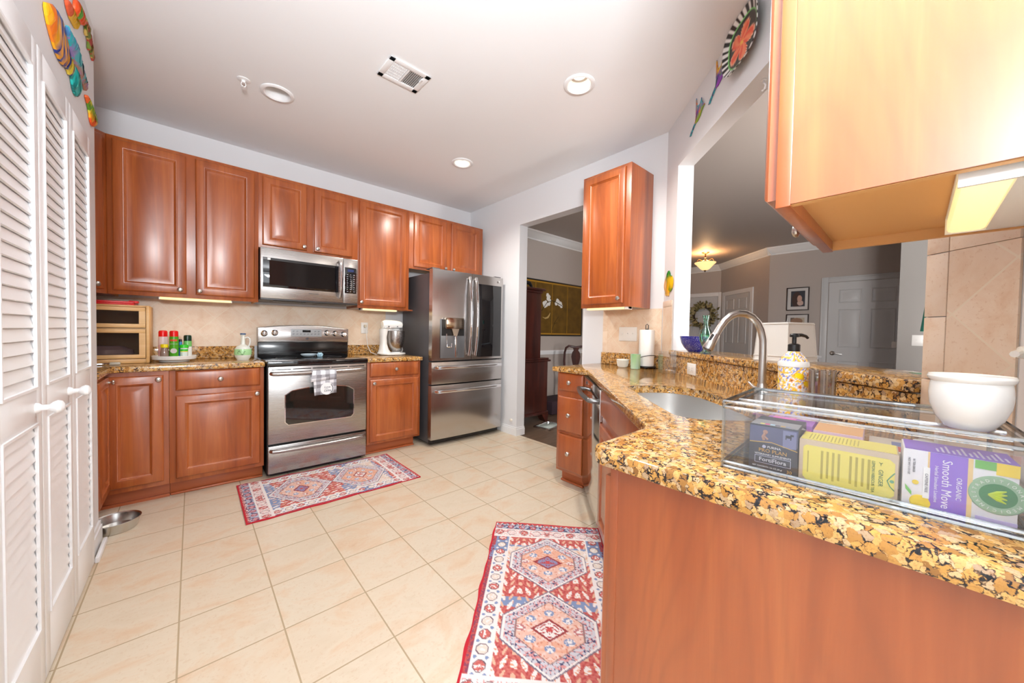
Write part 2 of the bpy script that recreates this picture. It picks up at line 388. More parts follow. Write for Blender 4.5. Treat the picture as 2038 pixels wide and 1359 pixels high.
# closet wall with bifold door opening, breakfast nook behind the camera
D0, D1, DH = 1.075, 2.655, 2.085
struct('wall_west', MB().box(-.485, -.385, .5, D0, 0, CH).box(-.485, -.385, D1, 2.935, 0, CH).box(-.485, -.385, D0, D1, DH, CH).box(-1.06, -.485, 2.835, 2.935, 0, CH).box(-1.06, -.485, .5, .6, 0, CH), WALL)
struct('wall_nook', MB().box(-2.1, -.385, .6, .7, 0, CH), WALL)
struct('wall_southwest', MB().box(-2.12, -2, -3.2, -2.2, 0, CH).box(-2.12, -2, -.2, .6, 0, CH).box(-2.12, -2, -2.2, -.2, 0, .65).box(-2.12, -2, -2.2, -.2, 2.35, CH), WALL)
struct('wall_far_south', MB().box(-2, -1.75, -3.32, -3.2, 0, CH).box(.45, .68, -3.32, -3.2, 0, CH).box(-1.75, .45, -3.32, -3.2, 0, .45).box(-1.75, .45, -3.32, -3.2, 2.45, CH), WALL)
struct('wall_nook_east', MB().box(.68, .80, -3.2, -.265, 0, CH), WALL)
# dining and foyer walls
struct('wall_dining', MB().box(2.872, 8.75, 3.97, 4.09, 0, CH), GREY)
struct('wall_foyer_east', MB().box(8.65, 8.77, 2.87, 3.97, 0, CH), GREY)
BD = Vector((7.6-8.65, 1.745-2.87)).normalized(); BN = Vector((BD.y, -BD.x)) # along wall / away from the kitchen
if BN.x < 0: BN = -BN
def pb(s, b=0): q = Vector((8.65, 2.87))+BD*s+BN*b; return (q.x, q.y)
LB = (Vector((7.6, 1.745))-Vector((8.65, 2.87))).length
struct('wall_foyer_angled', MB().prism([pb(0, 0), pb(LB, 0), pb(LB, .12), pb(0, .12)], 0, CH), GREY)
struct('wall_living_east', MB().box(7.6, 7.72, -.7, 1.745, 0, CH), GREY)
struct('wall_living_stub', MB().box(5.73, 5.85, -.7, .134, 0, CH, b=0), paintmat('light_grey_paint', lin(158, 155, 152)))
struct('wall_living_south', MB().box(.80, 8.77, -.82, -.7, 0, CH), GREY)
# crown mouldings
def crown(mb, p0, p1, nrm):
    p0 = Vector((*p0, 0)); p1 = Vector((*p1, 0)); n = Vector((*nrm, 0)).normalized()
    pr = [(0, -.13), (.012, -.13), (.016, -.11), (.03, -.10), (.07, -.045), (.078, -.03), (.09, -.022), (.09, 0), (0, 0)]
    V = [tuple(p+n*a+Vector((0, 0, CH-.003+z))) for p in (p0, p1) for a, z in pr]; k = len(pr)
    mb.add(V, [(i, (i+1) % k, k+(i+1) % k, k+i) for i in range(k)]+[tuple(range(k))[::-1], tuple(range(k, 2*k))])
c = MB(); crown(c, (2.872, 3.97), (8.65, 3.97), (0, -1)); struct('trim_1', c, TRIM)
c = MB(); crown(c, (8.65, 3.97), (8.65, 2.87), (-1, 0)); crown(c, pb(-.03), pb(LB+.04), tuple(-BN)); crown(c, (7.6, 1.78), (7.6, -.7), (-1, 0)); struct('trim_2', c, TRIM)
c = MB()
for z0, z1, d in ((.83, .895, .012), (.86, .885, .03)): c.box(2.9, 8.6, 3.97-d, 3.97, z0, z1)
struct('trim_3', c, TRIM)
c = MB()
for z0, z1, d in ((.83, .895, .012), (.86, .885, .03)): c.box(7.6-d, 7.6, 1.0, 1.74, z0, z1)
struct('trim_4', c, TRIM)
# baseboards
def bbd(mb, p0, p1, n, h=.095, tk=.014):
    p0 = Vector(p0); p1 = Vector(p1); n = Vector(n)
    for a, z0, z1 in ((tk, 0, h*.8), (tk*.6, h*.8, h)):
        q = [p0, p1, p1+n*a, p0+n*a]; mb.prism([tuple(v) for v in q], z0, z1)
c = MB(); bbd(c, (XE, 3.25), (XE, 2.99), (-1, 0)); bbd(c, (XE-.014, 2.99), (XE+.12, 2.99), (0, -1)); struct('baseboard_east', c, TRIM)
c = MB(); bbd(c, (-.385, 2.72), (-.385, 2.935), (1, 0), .11); struct('baseboard_west', c, TRIM)
c = MB(); bbd(c, (2.9, 3.97), (8.6, 3.97), (0, -1), .13); struct('baseboard_dining', c, TRIM)
# nook window frames (behind the camera)
def winframe(name, along, a0, a1, z0, z1, pos):
    mb = MB(); t = .05; mid = (a0+a1)/2
    for p, q, r, s_ in ((a0, a0+t, z0, z1), (a1-t, a1, z0, z1), (mid-t/2, mid+t/2, z0, z1), (a0, a1, z0, z0+t), (a0, a1, z1-t, z1)):
        if along == 'x': mb.box(p, q, pos-.03, pos+.03, r, s_)
        else: mb.box(pos-.03, pos+.03, p, q, r, s_)
    struct(name, mb, TRIM)
winframe('window_1', 'x', -1.75, .45, .45, 2.45, -3.26); winframe('window_2', 'y', -2.2, -.2, .65, 2.35, -2.06)

# door casings and doors
def casing(mb, X, y0, y1, zt, wd=.085):
    for a, b, z0, z1 in ((y0-wd, y0, 0, zt+wd), (y1, y1+wd, 0, zt+wd), (y0, y1, zt, zt+wd)):
        mb.box(X-.018, X, a, b, z0, z1, b=.004); 
    for a, b, z0, z1 in ((y0-wd, y0-wd+.02, 0, zt+wd), (y1+wd-.02, y1+wd, 0, zt+wd), (y0, y1, zt+wd-.02, zt+wd)):
        mb.box(X-.026, X, a, b, z0, z1, b=.003)
def six_panel(mb, w_, h, x0=0, two=2):
    """panelled slab facing -y in local xz"""
    mb.box(x0, x0+w_, -.001, .02, 0, h)
    pw = (w_-.12*2-.10)/2 if two == 2 else w_-.16
    for i in range(two):
        xx = x0+(.12+i*(pw+.10) if two == 2 else .08)
        for z0, z1 in ((.20, .82), (1.03, 1.62), (1.72, 1.93)):
            mb.rings(pw, z1-z0, [(0, -.0005), (.003, -.008), (.010, -.0095), (.016, -.0016), (.034, -.0016), (.06, -.008)], xx, z0)
def frame_to(o, P, xd):
    xd = Vector((*xd, 0)).normalized(); o.matrix_world = Matrix(((xd.x, -xd.y, 0, P[0]), (xd.y, xd.x, 0, P[1]), (0, 0, 1, P[2]), (0, 0, 0, 1)))
DPAINT = plain('door_paint', lin(205, 206, 208), .35)
d = MB(); six_panel(d, .86, 2.045); dr = struct('door_3', d, DPAINT); dr.location = (7.585, .94, .01); dr.rotation_euler = (0, 0, -PI/2)
kn = MB().lathe([(0, 0), (.03, 0), (.032, .006), (.026, .012), (.012, .018), (.012, .05), (0, .05)], (.068, -.012, .93), 20, axis='-y').tube([(.068, -.055, .93), (.10, -.06, .932), (.15, -.058, .922), (.185, -.055, .918)], [.011, .009, .008, .006], 10)
part('lever_handle', kn, NICK, dr)
part('mail_slot', MB().box(.71, .78, -.03, -.006, 1.04, 1.13, b=.004), WHITE, dr)
c = MB(); casing(c, 7.6, .08, .95, 2.06); struct('trim_5', c, DPAINT)
d = MB(); six_panel(d, .91, 2.04); dr = struct('door_4', d, DPAINT); dr.location = (8.635, 3.83, .01); dr.rotation_euler = (0, 0, -PI/2)
c = MB(); casing(c, 8.65, 2.91, 3.84, 2.055); struct('trim_6', c, TRIM)
xB = tuple(BD)
for k in (0, 1):
    d = MB(); six_panel(d, .41, 2.02, 0, 2 if False else 1); dr = struct('door_5' if k == 0 else 'door_6', d, DPAINT)
    q = pb(.20+k*.415, -.012); frame_to(dr, (*q, .01), xB)
c = MB(); q = [(.10, .19, 0, 2.115), (1.04, 1.12, 0, 2.115), (.19, 1.04, 2.035, 2.115)]
for a, b, z0, z1 in q: c.prism([pb(a, -.02), pb(b, -.02), pb(b, 0), pb(a, 0)], z0, z1)
struct('trim_7', c, TRIM)

# closet bifold doors on the west wall
def bifold(i, y0, y1, knob):
    wd = y1-y0-.006; fr = MB(); zt = 2.055
    rails = [(0, .205), (.868, .973), (1.965, zt)]
    fr.box(0, .052, -.028, 0, .012, zt, b=.002).box(wd-.052, wd, -.028, 0, .012, zt, b=.002)
    for z0, z1 in rails: fr.box(.05, wd-.05, -.028, 0, max(z0, .012), z1, b=.002)
    o = struct('door_%d' % i, fr, LOUV); lv = MB()
    for z0, z1 in ((.205, .868), (.973, 1.965)):
        n = int(round((z1-z0)/.0385)); p = (z1-z0)/n
        for k in range(n):
            z = z0+p*k
            lv.add([(.05, -.026, z), (wd-.05, -.026, z), (wd-.05, -.013, z+p*1.45), (.05, -.013, z+p*1.45), (.05, -.020, z-.002), (wd-.05, -.020, z-.002), (wd-.05, -.007, z+p*1.45-.002), (.05, -.007, z+p*1.45-.002)],
                   [(0, 1, 2, 3), (7, 6, 5, 4), (0, 4, 5, 1), (3, 2, 6, 7), (0, 3, 7, 4), (1, 5, 6, 2)])
        lv.box(.051, wd-.051, -.005, -.002, z0, z1)
        b = .008
        for a0, a1, c0, c1 in ((.05, .05+b, z0, z1), (wd-.05-b, wd-.05, z0, z1), (.05+b, wd-.05-b, z0, z0+b), (.05+b, wd-.05-b, z1-b, z1)):
            lv.box(a0, a1, -.032, -.024, c0, c1)
    part('louver_panel', lv, LOUV, o)
    if knob: part('knob', MB().lathe([(0, 0), (.017, 0), (.015, .006), (.009, .012), (.009, .026), (.017, .034), (.021, .043), (.018, .052), (.009, .057), (0, .058)], (wd-.06, -.028, .915), 20, axis='-y'), LOUV, o)
    o.location = (-.385-.004, y0+.003, 0); o.rotation_euler = (0, 0, PI/2)
for i, (a, b, k) in enumerate(((1.08, 1.47, 0), (1.47, 1.862, 1), (1.862, 2.256, 1), (2.256, 2.65, 0))): bifold(10+i, a, b, k)
struct('trim_8', MB().box(-.383, -.369, 2.66, 2.73, 0, 2.16, b=.004).box(-.383, -.369, 1.0, 1.07, 0, 2.16, b=.004).box(-.383, -.369, 1.0, 2.73, 2.09, 2.16, b=.004) if False else MB().box(-.45, -.388, D1-.012, D1, 0, DH).box(-.45, -.388, D0, D0+.004, 0, DH).box(-.45, -.40, D0, D1, DH-.02, DH), TRIM)
solo('loose_trim_strip', MB().box(0, .016, 0, .24, 0, .028, b=.005), LOUV, 'short loose strip of white quarter round lying on the floor by the steel bowl', 'trim strip', (-.362, 2.65, 0), 0)

# ------------------------------------------------------------ cabinets
def knob_mb(x, z, y=0):
    return MB().lathe([(0, 0), (.009, 0), (.0075, .004), (.006, .010), (.008, .014), (.0155, .018), (.0165, .022), (.013, .027), (.006, .0295), (0, .030)], (x, y, z), 20, axis='-y')
def raised(mb, x0, x1, z0, z1, t=.021, fw_=.058):
    w_, h = x1-x0, z1-z0; f = min(fw_, w_*.25)
    mb.rings(w_, h, [(0, 0), (0, -t+.007), (.003, -t+.003), (.009, -t), (f-.012, -t), (f-.008, -t-.002), (f-.003, -t-.001), (f, -t+.004), (f+.004, -t+.006), (f+.009, -t+.0125), (f+.014, -t+.0125), (f+.044, -t+.001)], x0, z0)
    return mb
def drawer_front(mb, x0, x1, z0, z1, t=.021):
    mb.rings(x1-x0, z1-z0, [(0, 0), (0, -t+.010), (.003, -t+.006), (.016, -t)], x0, z0); return mb
def cabinet(label, loc, rz, w_, d, z0, z1, doors=(), drawers=(), toe=None, ztop=None, name='wall_cabinet', mat=WOOD):
    o = thing(name, label, 'cabinet', loc, rz)
    b = MB(); ff = .02
    b.box(0, w_, ff, d, z0+(.028 if toe is None else 0), ztop or z1)                      # carcass
    b.box(0, w_, 0, ff, z0, z1, b=.0015)
    if toe is None: b.box(0, .004, ff, d, z0+.003, z0+.028).box(w_-.004, w_, ff, d, z0+.003, z0+.028)
    part('carcass', b, mat, o)
    if toe is None:
        part('bottom_panel', MB().box(.016, w_-.016, ff, d-.004, z0+.022, z0+.0285).box(.0045, .016, ff, d, z0+.002, z0+.0285).box(w_-.016, w_-.0045, ff, d, z0+.002, z0+.0285), MAPLE, o, 'pale unfinished underside')
    for (x0, x1, a, c_, kx, kz) in doors:
        q = part('door', raised(MB(), x0, x1, a, c_), mat, o)
        if kx is not None: part('knob', knob_mb(kx, kz, -.0205), NICK, q)
    for (x0, x1, a, c_) in drawers:
        q = part('drawer', drawer_front(MB(), x0, x1, a, c_), mat, o); part('knob', knob_mb((x0+x1)/2, (a+c_)/2, -.0205), NICK, q)
    if toe:
        ta, tb = toe
        part('toe_kick', MB().box(ta, tb, .075, .09, 0, z0, b=.001).box(ta, tb, .055, .075, 0, .018, b=.008), TOE, o)
        part('toe_box', MB().box(0, w_, .09, d, 0, z0), mat, o) if False else None
    return o
YF = 3.624   # front of wall cabinets on the north wall
DW_ = YN-.002-YF
cabinet('tall two-door cherry wall cabinet above the bread box and spray cans', (-.425, YF, 0), 0, .835, DW_, 1.388, 2.452, [(.026, .395, 1.416, 2.427, .36, 1.445), (.446, .808, 1.416, 2.427, .468, 1.445)])
cabinet('short two-door cherry wall cabinet directly above the microwave', (.410, YF, 0), 0, .792, DW_, 1.842, 2.452, [(.026, .352, 1.865, 2.427, .328, 1.894), (.408, .738, 1.865, 2.427, .434, 1.894)])
cabinet('single-door cherry wall cabinet over the stand mixer', (1.202, YF, 0), 0, .53, DW_, 1.388, 2.452, [(.002+.01, .492, 1.416, 2.427, .028, 1.445)])
cabinet('short two-door cherry wall cabinet above the fridge', (1.732, YF, 0), 0, .975, DW_, 1.842, 2.452, [(.05, .452, 1.865, 2.427, .433, 1.892), (.518, .925, 1.865, 2.427, .540, 1.892)])
part('filler_shelf', MB().box(.53, .61, .03, DW_-.01, 1.388, 1.402), WOOD, [o for o in bpy.data.objects if o.name == 'wall_cabinet.002'][0])
# diagonal corner wall cabinet
o = thing('corner_cabinet', 'diagonal cherry corner wall cabinet beside the closet wall, partly hidden', 'cabinet', (-.4255, YF+.004, 0))
dl = .40; q = [(0, 0), (0, DW_-.006), (-.62, DW_-.006), (-.62, -dl*R2), (-dl*R2, -dl*R2)]
part('carcass', MB().prism(q, 1.388, 2.452), WOOD, o)
dm = MB(); dm.X = Matrix.Translation((-dl*R2, -dl*R2, 0)) @ Matrix.Rotation(PI/4, 4, 'Z'); raised(dm, .01, dl-.03, 1.416, 2.427)
dd = part('door', dm, WOOD, o); km = knob_mb(.315, 1.445, -.021); kk = MB(); kk.X = dm.X; kk.add(km.v, km.f); part('knob', kk, NICK, dd)
# base cabinets, north wall
YB = 3.346; DB = YN-.002-YB
cabinet('cherry base cabinet with wide drawer and door between corner and range', (-.118, YB, 0), 0, .532, DB, .105, .876, [(.032, .507, .136, .702, .485, .678)], [(.032, .507, .738, .872)], (-.0, .532), name='base_cabinet')
cabinet('narrow cherry base cabinet under the stand mixer beside the fridge', (1.202, YB, 0), 0, .532, DB, .105, .876, [(.022, .510, .128, .712, .055, .68)], [(.022, .510, .738, .872)], (.0, .50), name='base_cabinet')
o = thing('corner_base_cabinet', 'L-shaped cherry corner base cabinet under the wooden bread box', 'cabinet', (-.407, YB, 0))
part('carcass', MB().prism([(0, 0), (.288, 0), (.288, DB), (-.63, DB), (-.63, -.395), (0, -.395)], .105, .876), WOOD, o)
q = part('door', raised(MB(), .0, .262, .136, .850), WOOD, o); part('knob', knob_mb(.24, .823, -.0205), NICK, q)
dm = MB(); dm.X = Matrix.Translation((0, 0, 0)) @ Matrix.Rotation(PI/2, 4, 'Z'); raised(dm, -.36, -.003, .136, .850)
q = part('door', dm, WOOD, o); km = knob_mb(-.335+.0, .823, -.0205); km2 = knob_mb(-.065, .823, -.0205); kk = MB(); kk.X = dm.X; kk.add(km2.v, km2.f); part('knob', kk, NICK, q)
part('toe_kick', MB().prism([(-.07, .075), (.288, .075), (.288, .09), (-.085, .09), (-.085, -.395), (-.07, -.395)], 0, .105).prism([(-.05, .055), (.288, .055), (.288, .075), (-.07, .075), (-.07, -.395), (-.05, -.395)], 0, .018), TOE, o)
# wall cabinet on the east wall
cabinet('single-door cherry wall cabinet beside the doorway above the paper towels', (2.422, 1.862, 0), -PI/2, .435, .328, 1.385, 2.45, [(.022, .395, 1.412, 2.428, .365, 1.447)])
# wall cabinet at the near right
cabinet('big pale-lit cherry wall cabinet seen side-on near the camera', (1.163, .159, 0), PI, .452, .302, 1.385, 2.452, [(.014, .438, 1.403, 2.43, .065, 1.435)], mat=WOODP)
# east drawer base
o = cabinet('cherry three-drawer base cabinet at the end by the doorway', (2.15, 1.862, 0), -PI/2, .262, .58, .105, .876, [], [(.02, .255, .735, .872), (.02, .255, .422, .69), (.02, .255, .128, .40)], (-.0, .22), name='base_cabinet', mat=WOODP)
# diagonal sink base: local x runs along the sink front from the near corner
def psd(s, d): # s along (X+Y)/sqrt2, d = X-Y
    return ((s*2*R2+d)/2, (s*2*R2-d)/2)
q = psd(1.985, .552)
cabinet('cherry sink base cabinet with false drawer and door next to dishwasher', (*q, 0), -PI*3/4, .86, .45, .105, .876, [(.02, .42, .128, .69, None, 0), (.44, .84, .128, .69, None, 0)], [], (0, .86), ztop=.66, name='base_cabinet', mat=WOODP)
sb = [x for x in bpy.data.objects if x.name.startswith('base_cabinet')][-1]
part('false_drawer_front', drawer_front(MB(), .02, .84, .735, .868), WOODP, sb)
# end cabinet of the near leg
o = thing('end_cabinet', 'near end cabinet of the counter with plain cherry end panel', 'cabinet', (.715, .454, 0))
part('end_panel', MB().box(0, .018, -.597, 0, 0, .876), WOODP, o)
part('carcass', MB().box(.018, .34, -.597, -.02, .105, .876), WOODP, o)
part('face_frame', MB().box(-.002, .34, -.02, .0, .08, .876, b=.002), WOODP, o)
dm = MB(); dm.X = Matrix.Translation((.32, 0, 0)) @ Matrix.Rotation(PI, 4, 'Z'); raised(dm, .02, .318, .128, .85, .021); part('door', dm, WOODP, o)

# ------------------------------------------------------------ counters
o = solo('countertop', MB().prism([(-1.04, YN-.004), (-1.04, 2.945), (-.378, 2.945), (-.378, YB-.045), (-.36, YB-.028), (.416, YB-.028), (.416, YN-.004)], .877, .914, e=.006), GRAN, 'gold granite counter left of the range with bread box on it', 'countertop')
part('backsplash_strip', MB().box(-.9, .416, YN-.024, YN-.004, .914, 1.014, b=.003), GRAN, o)
o = solo('countertop', MB().prism([(1.199, YB-.028), (1.745, YB-.028), (1.745, YN-.004), (1.199, YN-.004)], .877, .914, e=.006), GRAN, 'short gold granite counter under the stand mixer', 'countertop')
part('backsplash_strip', MB().box(1.199, 1.745, YN-.024, YN-.004, .914, 1.014, b=.003), GRAN, o)
def arc(c, r, a0, a1, n): return [(c[0]+r*math.cos(a0+(a1-a0)*k/n), c[1]+r*math.sin(a0+(a1-a0)*k/n)) for k in range(n+1)]
cp = [(2.120, 1.895), (2.112, 1.555), (.985, .516), (.95, .503)]
cp += arc((.735, .458), .045, PI/2, PI, 6)
cp += [(.69, -.141), (1.286, -.141), pa(2.062, -.004), pa(.004, -.004), (XE-.004, 1.322), (XE-.004, 1.895)]
# sink hole, curved D shape along the diagonal
def sk(s, d): return psd(s, d)
hole = [sk(*q) for q in ((1.83, .668), (1.527, .652), (1.25, .652), (1.20, .658), (1.165, .69), (1.145, .76), (1.143, .90), (1.15, 1.02), (1.19, 1.09), (1.28, 1.13), (1.42, 1.155), (1.584, 1.162), (1.70, 1.160), (1.773, 1.151), (1.843, 1.114), (1.89, 1.05), (1.907, .983), (1.905, .90), (1.895, .824), (1.875, .74), (1.86, .695))]
o = solo('countertop', MB().prism(cp[::-1], .877, .914, e=.007, holes=[hole]), GRAN, 'angled gold granite counter around the sink in the near half of the room', 'countertop')
c = MB().box(XE-.024, XE-.004, 1.33, 1.864, .914, 1.016, b=.003); slab(c, .02, .208, .914, 1.016, -.024, -.004)
part('backsplash_strip', c, GRAN, o)
c = MB(); slab(c, .213, 1.884, .914, 1.034, -.022, -.003); part('backsplash_strip', c, GRAN, o)
o2 = solo('bar_ledge', MB().prism([pa(.218, -.032), pa(1.881, -.032), pa(1.881, .27), pa(.218, .27)][::-1], 1.0365, 1.07, e=.006), GRAN, 'raised gold granite bar ledge in the pass-through opening', 'bar ledge')
# sink basin
s_ = MB(); L0 = hole; zs = [(.003, .8765), (-.004, .876), (-.004, .74), (-.03, .715), (-.10, .71)]
V = []; F = []; n = len(L0)
for dd_, z in zs:
    L = inset(L0, -dd_) if dd_ else L0
    V += [(x, y, z) for x, y in L]
for r in range(len(zs)-1):
    for k in range(n):
        F.append((r*n+k, r*n+(k+1) % n, (r+1)*n+(k+1) % n, (r+1)*n+k))
F.append(tuple((len(zs)-1)*n+k for k in range(n))); s_.add(V, F)
sink = solo('sink', s_, plain('sink_steel', (.72, .72, .71), .42, 1), 'curved undermount stainless steel sink basin in the angled counter', 'sink')
q = psd(1.55, .86); part('drain', MB().lathe([(0, .718), (.02, .7165), (.042, .7165), (.045, .712)], (*q, 0), 24), CHROME, sink)

# tile backsplashes (walls): local x along the wall, origin on a tile corner
def splash(name, loc, rz, x0, x1, z0, z1, border=None):
    o = part(name, MB().box(x0, x1, -.006, -.0005, z0-loc[2], z1-loc[2]), SPL); o.location = loc; o.rotation_euler = (0, 0, rz); o['kind'] = 'structure'
    if border:
        b = MB()
        for (a, c_, e, g) in border: b.box(a+.001, c_-.001, -.0075, -.0005, e-loc[2]+.001, g-loc[2]-.001, b=.001)
        part('border_tiles', b, SPLB, o)
    return o
splash('trim_9', (-.084, YN, 1.25), 0, -.9, 1.70, 1.014, 1.388)
def cuts(a, b, st):
    n = max(1, round((b-a)/st)); return [(a+(b-a)*k/n, a+(b-a)*(k+1)/n) for k in range(n)]
splash('trim_10', (XE, 1.663, 1.044), -PI/2, -.200, .338, 1.016, 1.385, [(-.200, -.15, a, b) for a, b in cuts(1.016, 1.385, .155)])
q = pa(2.0625); t2 = 2.0625
splash('trim_11', (*q, 1.353), -PI*3/4, 1.937-t2, .004, .914, 1.392, [(1.887-t2, 1.937-t2, a, b) for a, b in ((.914, 1.0765), (1.0765, 1.234), (1.234, 1.392), (1.392, 1.442))]+[(1.937-t2, .004, 1.392, 1.442)])
splash('trim_12', (*q, 1.353), -PI*3/4, .005-t2, .185-t2, 1.016, 1.39, [(.005-t2, .185-t2, 1.39, 1.437)])

# ------------------------------------------------------------ range
o = thing('range', 'stainless electric range with black glass cooktop between base cabinets', 'range', (.428, 3.31, 0))
RW, RD = .762, YN-.03-3.31
part('body', MB().box(.004, RW-.004, .03, RD, .02, .895).box(.03, RW-.03, .06, RD-.04, 0, .02), BLACK, o)
part('cooktop', MB().box(0, RW, -.012, RD-.06, .880, .917, b=.006).box(.02, RW-.02, -.004, .03, .875, .893), BGLASS, o)
b = MB()
for x, y, r in ((.2, .18, .10), (.56, .18, .085), (.2, .42, .08), (.56, .42, .10)): part('burner_ring', MB().lathe([(r, .9172), (r, .9176), (r-.003, .9176), (r-.003, .9172)], (x, y, 0), 40), DGREY, o)

dr = MB().box(.008, RW-.008, -.004, .03, .268, .874, b=.005)
# slots across the top of the door
door = part('oven_door', dr, STEELH, o)
b = MB()
for k in range(5): x = .03+k*.143; b.box(x, x+.13, -.006, -.002, .848, .855)
part('vent_slots', b, BLACK, door)
wp = []
for k in range(13): x = -.258+.516*k/12; wp.append((.382+x, .665+.03*(1-(x/.258)**2)+(0 if 0 < k < 12 else -.02)))
win = [(.124, .43), (.144, .408), (.620, .408), (.640, .43)]+wp[::-1]
part('window', MB().prism(win[::-1], -.0075, -.003, plane='xz'), plain('oven_glass', (.015, .014, .012), .05, 0, Coat_Weight=.8), door)
b = MB().prism(inset(win[::-1], -.006), -.0065, -.003, plane='xz'); part('window_trim', b, CHROME, door)
def bow(x0, x1, z, out, r, rise=0, n=18):
    P = [(x0, -.004, z)]
    for k in range(n+1):
        u = k/n; P.append((x0+.012+(x1-x0-.024)*u, -.03-out*math.sin(PI*u)**.55, z+rise*math.sin(PI*u)))
    return P+[(x1, -.004, z)]
hnd = part('handle', MB().tube(bow(.028, RW-.028, .822, .028, .013), .0165, 14, sq=.95), STEELH, door)
dw = part('storage_drawer', MB().box(.008, RW-.008, -.004, .03, .035, .252, b=.005), STEELH, o)
part('handle', MB().tube(bow(.028, RW-.028, .216, .022, .012), .016, 14, sq=.95), STEELH, dw)
# backguard
bg = [(0, 0), (RW, 0)]
tp = [(RW, .135)]+[(RW-RW*k/16, .135+.030*(1-((k/8)-1)**2)) for k in range(1, 16)]+[(0, .135)]
pan = [(x, 1.045+z) for x, z in bg+tp]
part('backguard_base', MB().box(.004, RW-.004, RD-.075, RD, .9, 1.05, b=.004).box(.004, RW-.004, RD-.095, RD-.07, .95, .958, b=.003), BENAM, o)
bp_ = MB(); bp_.prism(pan, RD-.085, RD-.005, e=.012, plane='xz'); bgp = part('control_panel', bp_, STEELH, o)
yk = RD-.085
for x, z in ((.048, 1.128), (.127, 1.134), (.559, 1.138), (.634, 1.133), (.713, 1.126)):
    part('burner_knob', MB().lathe([(0, 0), (.027, 0), (.027, .004), (.022, .008), (.021, .024), (.018, .028), (0, .028)], (x, yk, z), 24, axis='-y').box(x-.004, x+.004, yk-.032, yk-.02, z-.02, z+.02, b=.002), CHROME, bgp)
q = part('keypad', MB().box(.254, .512, yk-.003, yk+.002, 1.101, 1.169, b=.002), plain('keypad_grey', lin(178, 180, 182), .4), bgp)
b = MB().box(.348, .416, yk-.005, yk-.001, 1.142, 1.162)
part('clock_display', b, BGLASS, q)
b = MB()
for r_, zz in enumerate((1.150, 1.125)):
    for k in range(8):
        x = .268+k*.030
        if r_ == 0 and 2 <= k <= 5: continue
        b.box(x, x+.016, yk-.0036, yk-.002, zz, zz+.004); b.box(x, x+.010, yk-.0036, yk-.002, zz-.006, zz-.003)
part('key_legends', b, plain('legend_grey', lin(110, 112, 118), .5), q)
part('emblem', MB().lathe([(0, 0), (.011, 0), (.011, .002), (0, .002)], (.388, yk, 1.081), 20, axis='-y').text('GE', .011, (.388, yk-.0026, 1.081)), plain('emblem_grey', lin(80, 80, 84), .4), bgp)
# towel on the oven handle
TW = MB(); nu, nv = 26, 40
def twl(u, v): # u across 0..1, v along
    L = .30; d = v*L; x = .30+.175*u
    if d < .10: y, z = -.010+.012*0, .822+.0-.10+d; y = -.030+.004*math.sin(9*u); z = .735+d
    return x, y, z
V = []; F = []
prof = [(-.036, .742), (-.037, .78), (-.040, .815), (-.047, .834), (-.060, .8405), (-.0715, .836), (-.0775, .822), (-.080, .79), (-.081, .755), (-.081, .72), (-.081, .69), (-.080, .66), (-.079, .632)]
for i, (y, z) in enumerate(prof):
    for k in range(nu+1):
        u = k/nu; front = i >= 5
        wob = .003*math.sin(u*11+i*.5)*(1 if front else .6)
        xs = .300+.178*u+(.012*(1-u)*max(0, (i-7)/5) if front else -.008+.0*u)
        V.append((xs, y-.002+wob*min(1, abs(i-4)/3), z+(.012*u if i > 8 else 0)))
for i in range(len(prof)-1):
    for k in range(nu): F.append((i*(nu+1)+k, i*(nu+1)+k+1, (i+1)*(nu+1)+k+1, (i+1)*(nu+1)+k))
TW.add(V, F)
# the folded upper flap lying over the front
V2 = []; F2 = []
fl = [(-.083, .832), (-.0865, .80), (-.088, .77), (-.088, .745)]
for i, (y, z) in enumerate(fl):
    for k in range(nu+1):
        u = k/nu; V2.append((.296+.180*u-.012*(1-u)*(i/3), y+.002*math.sin(u*9+1), z+(.018*u if i > 1 else .004*u)))
for i in range(len(fl)-1):
    for k in range(nu): F2.append((i*(nu+1)+k, i*(nu+1)+k+1, (i+1)*(nu+1)+k+1, (i+1)*(nu+1)+k))
TW.add(V2, F2)
tw = solo('dish_towel', TW, VC, 'grey and white checked dish towel hanging on the oven handle', 'towel', (.428, 3.31, 0))
sm = tw.modifiers.new('thick', 'SOLIDIFY'); sm.thickness = .0025
def twc(c):
    a = int((c.x-.29)/.034) % 2; b_ = int((c.z-.60)/.034) % 2
    return lin(232, 233, 238) if a+b_ == 0 else (lin(176, 176, 184) if a+b_ == 1 else lin(132, 130, 136))
tw.data.polygons.foreach_set('use_smooth', [True]*len(tw.data.polygons))
me = tw.data; a = me.color_attributes.new('Col', 'FLOAT_COLOR', 'CORNER')
buf = []
for p_ in me.polygons:
    cc = twc(p_.center)
    for _ in p_.loop_indices: buf += [*cc, 1]
a.data.foreach_set('color', buf)
b = MB().lathe([(0, 0), (.05, 0), (.05, .0015), (0, .0015)], (.405, -.0845, .684), 32, axis='-y')
q = part('printed_medallion', b, plain('medallion_white', lin(238, 238, 240), .8), tw)
b = MB().text('Love', .024, (.405, -.0865, .697), shear=.3).text('you', .013, (.402, -.0865, .684), shear=.3).text('Latte', .026, (.407, -.0865, .669), shear=.3)
for k in range(14):
    a_ = -.9+k*.13; b.box(.405+.044*math.cos(a_)-.004, .405+.044*math.cos(a_)+.004, -.0868, -.086, .684+.044*math.sin(a_)-.002, .684+.044*math.sin(a_)+.002)
part('printed_lettering', b, plain('ink_grey', lin(60, 66, 80), .8), q)
